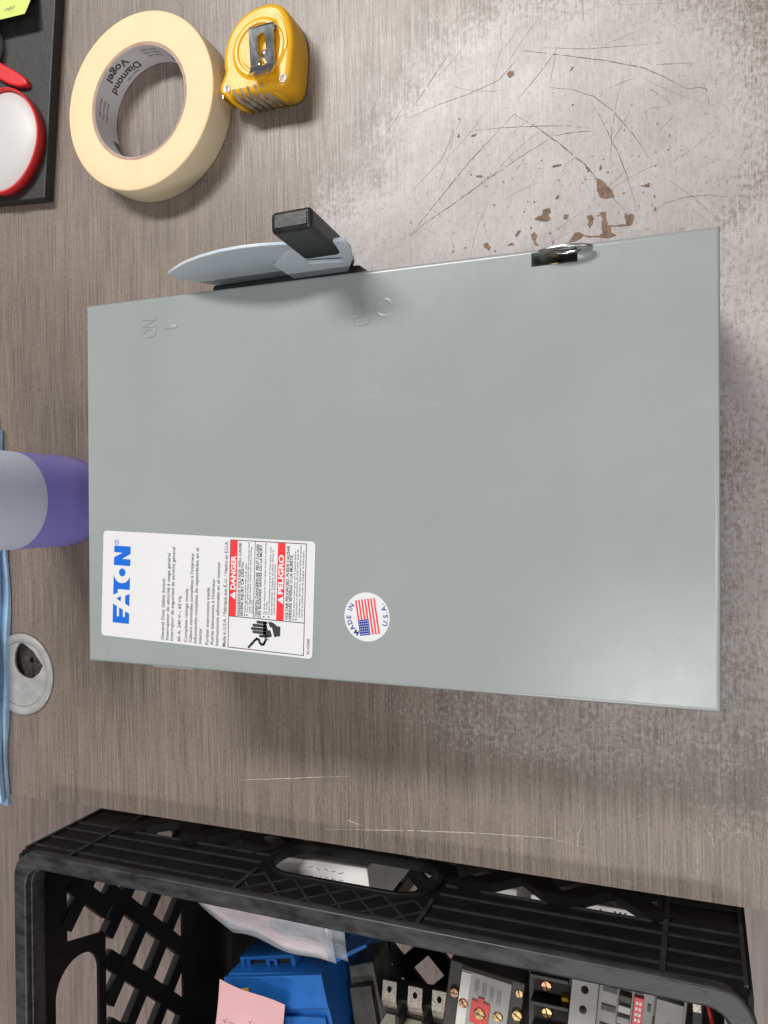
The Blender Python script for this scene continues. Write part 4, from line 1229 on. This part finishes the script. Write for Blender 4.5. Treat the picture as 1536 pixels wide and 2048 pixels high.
# pink note on the blue block
pn = empty('pink_note', (0, 0, 0))
tag(pn, 'pink sticky note with faint handwriting on the blue starter', 'note')
pq = [(-382, 373), (-391, 313), (-461, 326), (-452, 388)]
o0, ex, ey = Vector(pq[0]), Vector(pq[1]) - Vector(pq[0]), Vector(pq[3]) - Vector(pq[0])
bm = bmesh.new(); gs = []
for dz in (0, 0.0002):
    g_ = []
    for i in range(7):
        r_ = []
        for j in range(7):
            p = o0 + ex * (j / 6) + ey * (i / 6)
            z = -0.0925 + 0.0080 * (1 - i / 6) ** 2 + 0.0015 * math.sin(j * 0.9) + dz
            r_.append(bm.verts.new((p.x / 1000, p.y / 1000, z)))
        g_.append(r_)
    for i in range(6):
        for j in range(6):
            f = (g_[i][j], g_[i][j + 1], g_[i + 1][j + 1], g_[i + 1][j])
            bm.faces.new(f if dz else f[::-1])
bm_link('paper', bm, M_NOTE_P, pn, True)
bm = bmesh.new()
rnd = random.Random(3)
for ln, (v0, u0, u1) in enumerate(((0.40, .50, .80), (0.50, .12, .62), (0.55, .55, .85), (0.63, .3, .8))):
    u = u0
    while u < u1:
        pts = []
        L_ = rnd.uniform(.04, .1)
        for i in range(6):
            uu = u + L_ * i / 5; vv = v0 + rnd.uniform(-.035, .035)
            p = o0 + ex * uu + ey * vv
            pts.append((p.x / 1000, p.y / 1000, -0.0921 + 0.0080 * (1 - vv) ** 2 + 0.0015 * math.sin(uu * 6 * 0.9) + 0.0004))
        sweep(bm, pts, 0.00016, 4)
        u += L_ + rnd.uniform(.01, .03)
bm_link('handwriting', bm, M_PEN, pn)

# clear bag with papers, hung inside the bench-side wall
M_BAG = bpy.data.materials.new('clear_bag_film'); M_BAG.use_nodes = True
_n = M_BAG.node_tree; _b = _n.nodes['Principled BSDF']
_b.inputs['Base Color'].default_value = (0.75, 0.78, 0.84, 1); _b.inputs['Roughness'].default_value = 0.2
_tr = _n.nodes.new('ShaderNodeBsdfTransparent'); _mx = _n.nodes.new('ShaderNodeMixShader')
_g = G(_n); _P = _g.N.new('ShaderNodeTexCoord').outputs['Object']
_g.L.new(_g.remap(_g.noise(_g.vmath('MULTIPLY', _P, (60, 25, 60)), 1, 5, 0.6), 0.35, 0.65, 0.15, 0.50), _mx.inputs[0])
_n.links.new(_b.outputs[0], _mx.inputs[2]); _n.links.new(_tr.outputs[0], _mx.inputs[1])
_out = [x for x in _n.nodes if x.type == 'OUTPUT_MATERIAL'][0]
_n.links.new(_mx.outputs[0], _out.inputs['Surface'])
bag = empty('clear_bag', (0, 0, 0))
tag(bag, 'clear plastic bag of folded papers hanging inside the crate wall', 'bag')
def bag_sheet(name, mat, top, botm, z0, z1, th, n=14, m=8, wob=0.0015, par=bag):
    bm = bmesh.new(); gg = []
    for dz in (0, th):
        g_ = []
        for i in range(n + 1):
            u = i / n
            r_ = []
            for j in range(m + 1):
                v = j / m
                a = Vector(top[0]).lerp(Vector(top[1]), u); b = Vector(botm[0]).lerp(Vector(botm[1]), u)
                p = a.lerp(b, v)
                bl = math.sin(v * math.pi) * 0.35
                z = z0 + (z1 - z0) * (v ** 0.8) + wob * math.sin(5 * u + 4 * v)
                r_.append(bm.verts.new((p.x / 1000 + dz - bl * 0.006 + wob * math.sin(9 * u), p.y / 1000, z)))
            g_.append(r_)
        gg.append(g_)
    for g_ in gg:
        for i in range(n):
            for j in range(m): bm.faces.new((g_[i][j], g_[i + 1][j], g_[i + 1][j + 1], g_[i][j + 1]))
    a, b = gg
    for i in range(n):
        bm.faces.new((a[i][0], a[i + 1][0], b[i + 1][0], b[i][0])); bm.faces.new((a[i][m], b[i][m], b[i + 1][m], a[i + 1][m]))
    for j in range(m):
        bm.faces.new((a[0][j], b[0][j], b[0][j + 1], a[0][j + 1])); bm.faces.new((a[n][j], a[n][j + 1], b[n][j + 1], b[n][j]))
    return bm_link(name, bm, mat, par, True)
M_PINKP = material('pink_paper', (0.66, 0.44, 0.43), 0.8, var=0.1, vscale=40)
M_PAPERG = material('grey_white_paper', (0.40, 0.40, 0.43), 0.7, var=0.15, vscale=60)
bag_sheet('white_paper', M_PAPERG, ((-270, 352), (-264, 246)), ((-296, 320), (-302, 250)), -0.016, -0.030, 0.0006)
bag_sheet('pink_paper', M_PINKP, ((-278, 356), (-276, 252)), ((-308, 322), (-318, 248)), -0.020, -0.036, 0.0006)
bag_sheet('film', M_BAG, ((-264, 362), (-258, 238)), ((-306, 322), (-312, 238)), -0.012, -0.026, 0.0003)
bag_sheet('film', M_BAG, ((-282, 360), (-280, 238)), ((-314, 324), (-324, 240)), -0.034, -0.050, 0.0003)

# loose white papers and cartons behind the bench-side wall
pap = empty('paper_packet', (0, 0, 0))
tag(pap, 'white paper packet seen through the crate hand hole', 'packet')
quad_prism('packet_body', [(-253, 322), (-251, 222), (-284, 218), (-286, 318)], ZF, -0.044, M_CARD, pap, 0.001)
bm = bmesh.new()
rnd = random.Random(5)
for k in range(4):
    y_ = 0.268
    while y_ > 0.238:
        pts = [(-0.257 - 0.006 * k + rnd.uniform(-.001, .001), y_ - 0.0012 * i, -0.0438) for i in range(4)]
        sweep(bm, pts, 0.0002, 4); y_ -= 0.006
bm_link('pen_marks', bm, M_NAVY, pap)
ctn = empty('white_carton', (0, 0, 0))
tag(ctn, 'white printed carton glimpsed through the lattice near the crate corner', 'carton')
quad_prism('carton_body', [(-254, 108), (-254, 34), (-292, 34), (-292, 108)], ZF, -0.052, M_CARD, ctn, 0.001)
bm = bmesh.new()
add_text(bm, 'A', 0, 0, 0.006, None, 0.02, fn=lambda a, b: Vector((-0.262 + b, 0.066 - a, -0.0518)))
add_text(bm, 'III', 0, 0, 0.006, 0.008, 0.02, fn=lambda a, b: Vector((-0.262 + b, 0.055 - a, -0.0518)))
bm_link('carton_print', bm, M_INK, ctn)
fz = empty('fuse_holder', (0, 0, 0))
tag(fz, 'pale fuse holder with a red band behind the crate lattice', 'fuse holder')
quad_prism('holder_body', [(-254, 152), (-254, 118), (-284, 118), (-284, 152)], ZF, -0.056, M_DEVLIGHT, fz, 0.002)
quad_prism('red_band', [(-255, 140), (-255, 134), (-283, 134), (-283, 140)], -0.0562, -0.0545, M_REDINK, fz, 0.0005)

# contactor with three tinned tabs
kc = empty('contactor', (0, 0, 0))
tag(kc, 'black contactor with three flat metal terminal tabs inside the crate', 'contactor')
quad_prism('body', [(-400, 252), (-398, 186), (-470, 184), (-472, 250)], -0.165, -0.136, M_DEVDARK, kc, 0.001)
quad_prism('pedestal', [(-458, 250), (-458, 186), (-515, 184), (-515, 250)], ZF, -0.1655, M_DEVDARK, kc, 0.001)
for k, (xa, yc) in enumerate(((-382, 240.5), (-382.5, 218.5), (-381.5, 198))):
    quad_prism('barrier', [(-402, yc - 8.5), (-402, yc - 12.0), (-470, yc - 14.0), (-470, yc - 10.5)], -0.14, -0.118, M_BLACK, kc, 0.0006)
    me = flat_mesh('terminal_tab', fl_loops([rrect(xa - 22, xa, yc - 6.0, yc + 6.0, 0.8, 3), ellipse(xa - 6.0, yc, 2.5, 2.0, 16)]), 0.0012, 0.0)
    bm = bmesh.new(); bm.from_mesh(me); bpy.data.meshes.remove(me)
    bmesh.ops.triangulate(bm, faces=bm.faces[:])
    for q in range(6): bmesh.ops.bisect_plane(bm, geom=bm.verts[:] + bm.edges[:] + bm.faces[:], plane_co=((xa - 9 - 2 * q) / 1000, 0, 0), plane_no=(1, 0, 0))
    for v in bm.verts:
        s = (xa / 1000 - v.co.x)
        v.co.z += -0.1285 - 0.0045 * max(0, min(1, (0.012 - s) / 0.012)) * 0.6 - 0.003 * max(0, (s - 0.014) / 0.008)
    bm_link('terminal_tab', bm, M_TIN, kc)
bg = quad_prism('beige_cover', [(-412, 246), (-412, 196), (-452, 194), (-452, 244)], -0.135, -0.116, M_BEIGE, kc, 0.0008)

# overload relay: grey plate, pale strip, red dial, brass screws
ov = empty('overload_relay', (0, 0, 0))
tag(ov, 'grey overload relay with red square dial and brass screws inside the crate', 'relay')
oq = [(-336, 167.5), (-340, 130.5), (-392, 138), (-388, 175)]
quad_prism('relay_body', [(-334, 178), (-341, 122), (-396, 130), (-389, 186)], ZF, -0.096, M_DEVDARK, ov, 0.001)
o0, ex, ey = frame(oq)
quad_prism('face_plate', cq(0, 1, 0, 1), -0.0958, -0.0902, M_DEVGREY, ov, 0.0005)
quad_prism('pale_strip', cq(0.01, .205, .02, .98), -0.0901, -0.0894, M_DEVLIGHT, ov, 0.0003)
quad_prism('red_dial', cq(.28, .64, .36, .68), -0.0901, -0.0885, M_REDDIAL, ov, 0.0005)
quad_prism('dial_pointer', cq(.40, .52, .31, .36), -0.0901, -0.0886, M_REDDIAL, ov)
quad_prism('dial_pointer', cq(.40, .52, .68, .74), -0.0901, -0.0886, M_REDDIAL, ov)
def q3(u, v): p = o0 + ex * u + ey * v; return p
p = q3(.47, .52); screw(ov, p.x, p.y, -0.0870, 0.0042, M_BRASS, 1.3)
p = q3(.12, .46); screw(ov, p.x, p.y, -0.0885, 0.0036, M_COPPER, 0.6)
p = q3(.82, .50); screw(ov, p.x, p.y, -0.0890, 0.0036, M_BRASS, 0.9)
screw(ov, -357, 174.5, -0.0930, 0.0036, M_COPPER, 1.5)
screw(ov, -364, 128.0, -0.0935, 0.0040, M_BRASS, 1.0)
screw(ov, -349, 126.5, -0.0955, 0.0030, M_BRASS, 0.2)
bm = bmesh.new()
for k in range(4):
    for r_ in range(5):
        u0_ = .30 + .15 * k
        pts = cq(u0_ + 0.018 * r_, u0_ + 0.018 * r_ + 0.007, .07 + .02 * k, .07 + .02 * k + (.17 if r_ % 2 else .22))
        vs = [bm.verts.new((x / 1000, y / 1000, -0.0901)) for x, y in pts]; bm.faces.new(vs)
bm_link('plate_print', bm, M_INKG, ov)

# small black terminal device with copper screws
bt = empty('terminal_block', (0, 0, 0))
tag(bt, 'black terminal block with copper screw between relay and grey breaker', 'terminal block')
quad_prism('block_body', [(-326, 120), (-326, 87), (-392, 92), (-392, 122)], ZF, -0.100, M_DEVDARK, bt, 0.001)
for k in range(3):
    quad_prism('partition', [(-328 - 19 * k, 117), (-328 - 19 * k, 90), (-331 - 19 * k, 90), (-331 - 19 * k, 117)], -0.1005, -0.088, M_BLACK, bt, 0.0005)
screw(bt, -340, 107, -0.0965, 0.0040, M_COPPER, 0.3)
screw(bt, -359, 107, -0.0965, 0.0040, M_BRASS, 0.3)
quad_prism('yellow_tip', [(-344, 96), (-344, 91), (-350, 91), (-350, 96)], -0.1005, -0.094, M_AMBER, bt, 0.0008)

# grey breaker with red label and white lever
bk = empty('grey_breaker', (0, 0, 0))
tag(bk, 'grey circuit breaker with red tag and pale levers by the crate corner', 'breaker')
bq = [(-311, 84), (-318, 12), (-372, 18), (-365, 90)]
o0, ex, ey = frame(bq)
quad_prism('breaker_body', cq(0, 1, 0, 1), ZF, -0.080, M_DEVGREY, bk, 0.001)
hole_l = [[q3(u + .034 * math.cos(a), v + .052 * math.sin(a))[:] for a in [2 * math.pi * i / 14 for i in range(14)]] for u, v in ((.12, .17), (.12, .42))]
flat('terminal_cover', fl_loops([cq(0, .24, .0, 1), hole_l[0], hole_l[1]]), 0.010, M_DEVGREY, bk, bev=0.0003, M=Mx(-0.0799))
h2 = [[q3(u + .034 * math.cos(a), v + .052 * math.sin(a))[:] for a in [2 * math.pi * i / 14 for i in range(14)]] for u, v in ((.86, .36),)]
flat('terminal_cover', fl_loops([cq(.74, .97, .05, 1), h2[0]]), 0.007, M_DEVGREY, bk, bev=0.0003, M=Mx(-0.0799))
for v in (.14, .38, .62):
    quad_prism('black_slot', cq(.27, .40, v, v + .07), -0.0799, -0.0790, M_BLACK, bk)
quad_prism('top_slot', cq(.27, .68, .015, .055), -0.0799, -0.0785, M_BLACK, bk)
for v, m_ in ((.15, M_DEVDARK), (.28, M_WHITEP), (.42, M_DEVGREY), (.54, M_WHITEP)):
    quad_prism('lever', cq(.42, .53, v, v + .09), -0.0799, -0.0745, m_, bk, 0.0006)
quad_prism('red_tag', cq(.55, .635, .15, .85), -0.0799, -0.0770, M_REDINK, bk, 0.0003)
bm = bmesh.new()
for k in range(2):
    for j in range(4):
        pts = cq(.568 + .03 * k, .588 + .03 * k, .2 + .07 * j, .24 + .07 * j)
        bm.faces.new([bm.verts.new((x / 1000, y / 1000, -0.0769)) for x, y in pts])
bm_link('tag_print', bm, M_WHITEINK, bk)
for u, v in ((.67, .22), (.72, .36)):
    quad_prism('black_slot', cq(u, u + .03, v, v + .09), -0.0799, -0.0793, M_BLACK, bk)
tc_ = empty('clip_terminal', (0, 0, 0))
tag(tc_, 'small pale metal terminal clip beside the grey breaker', 'terminal')
quad_prism('clip_body', [(-316, 9), (-316, 3), (-352, 5), (-352, 11)], ZF, -0.078, M_OLIVE, tc_, 0.0006)
quad_prism('clip_head', [(-317, 9.5), (-317, 4), (-323, 4), (-323, 9.5)], -0.0779, -0.073, M_TIN, tc_, 0.0005)
bm = bmesh.new()
sweep(bm, [(-0.309, 0.004, -0.16), (-0.311, 0.003, -0.11), (-0.316, 0.002, -0.085), (-0.324, -0.0005, -0.079), (-0.336, -0.002, -0.086), (-0.345, -0.002, -0.12), (-0.35, -0.0015, -0.2396)], 0.0013, 8)
wire = bm_link('red_wire', bm, M_RED, None, True)
tag(wire, 'thin red wire curling in the crate corner', 'wire')
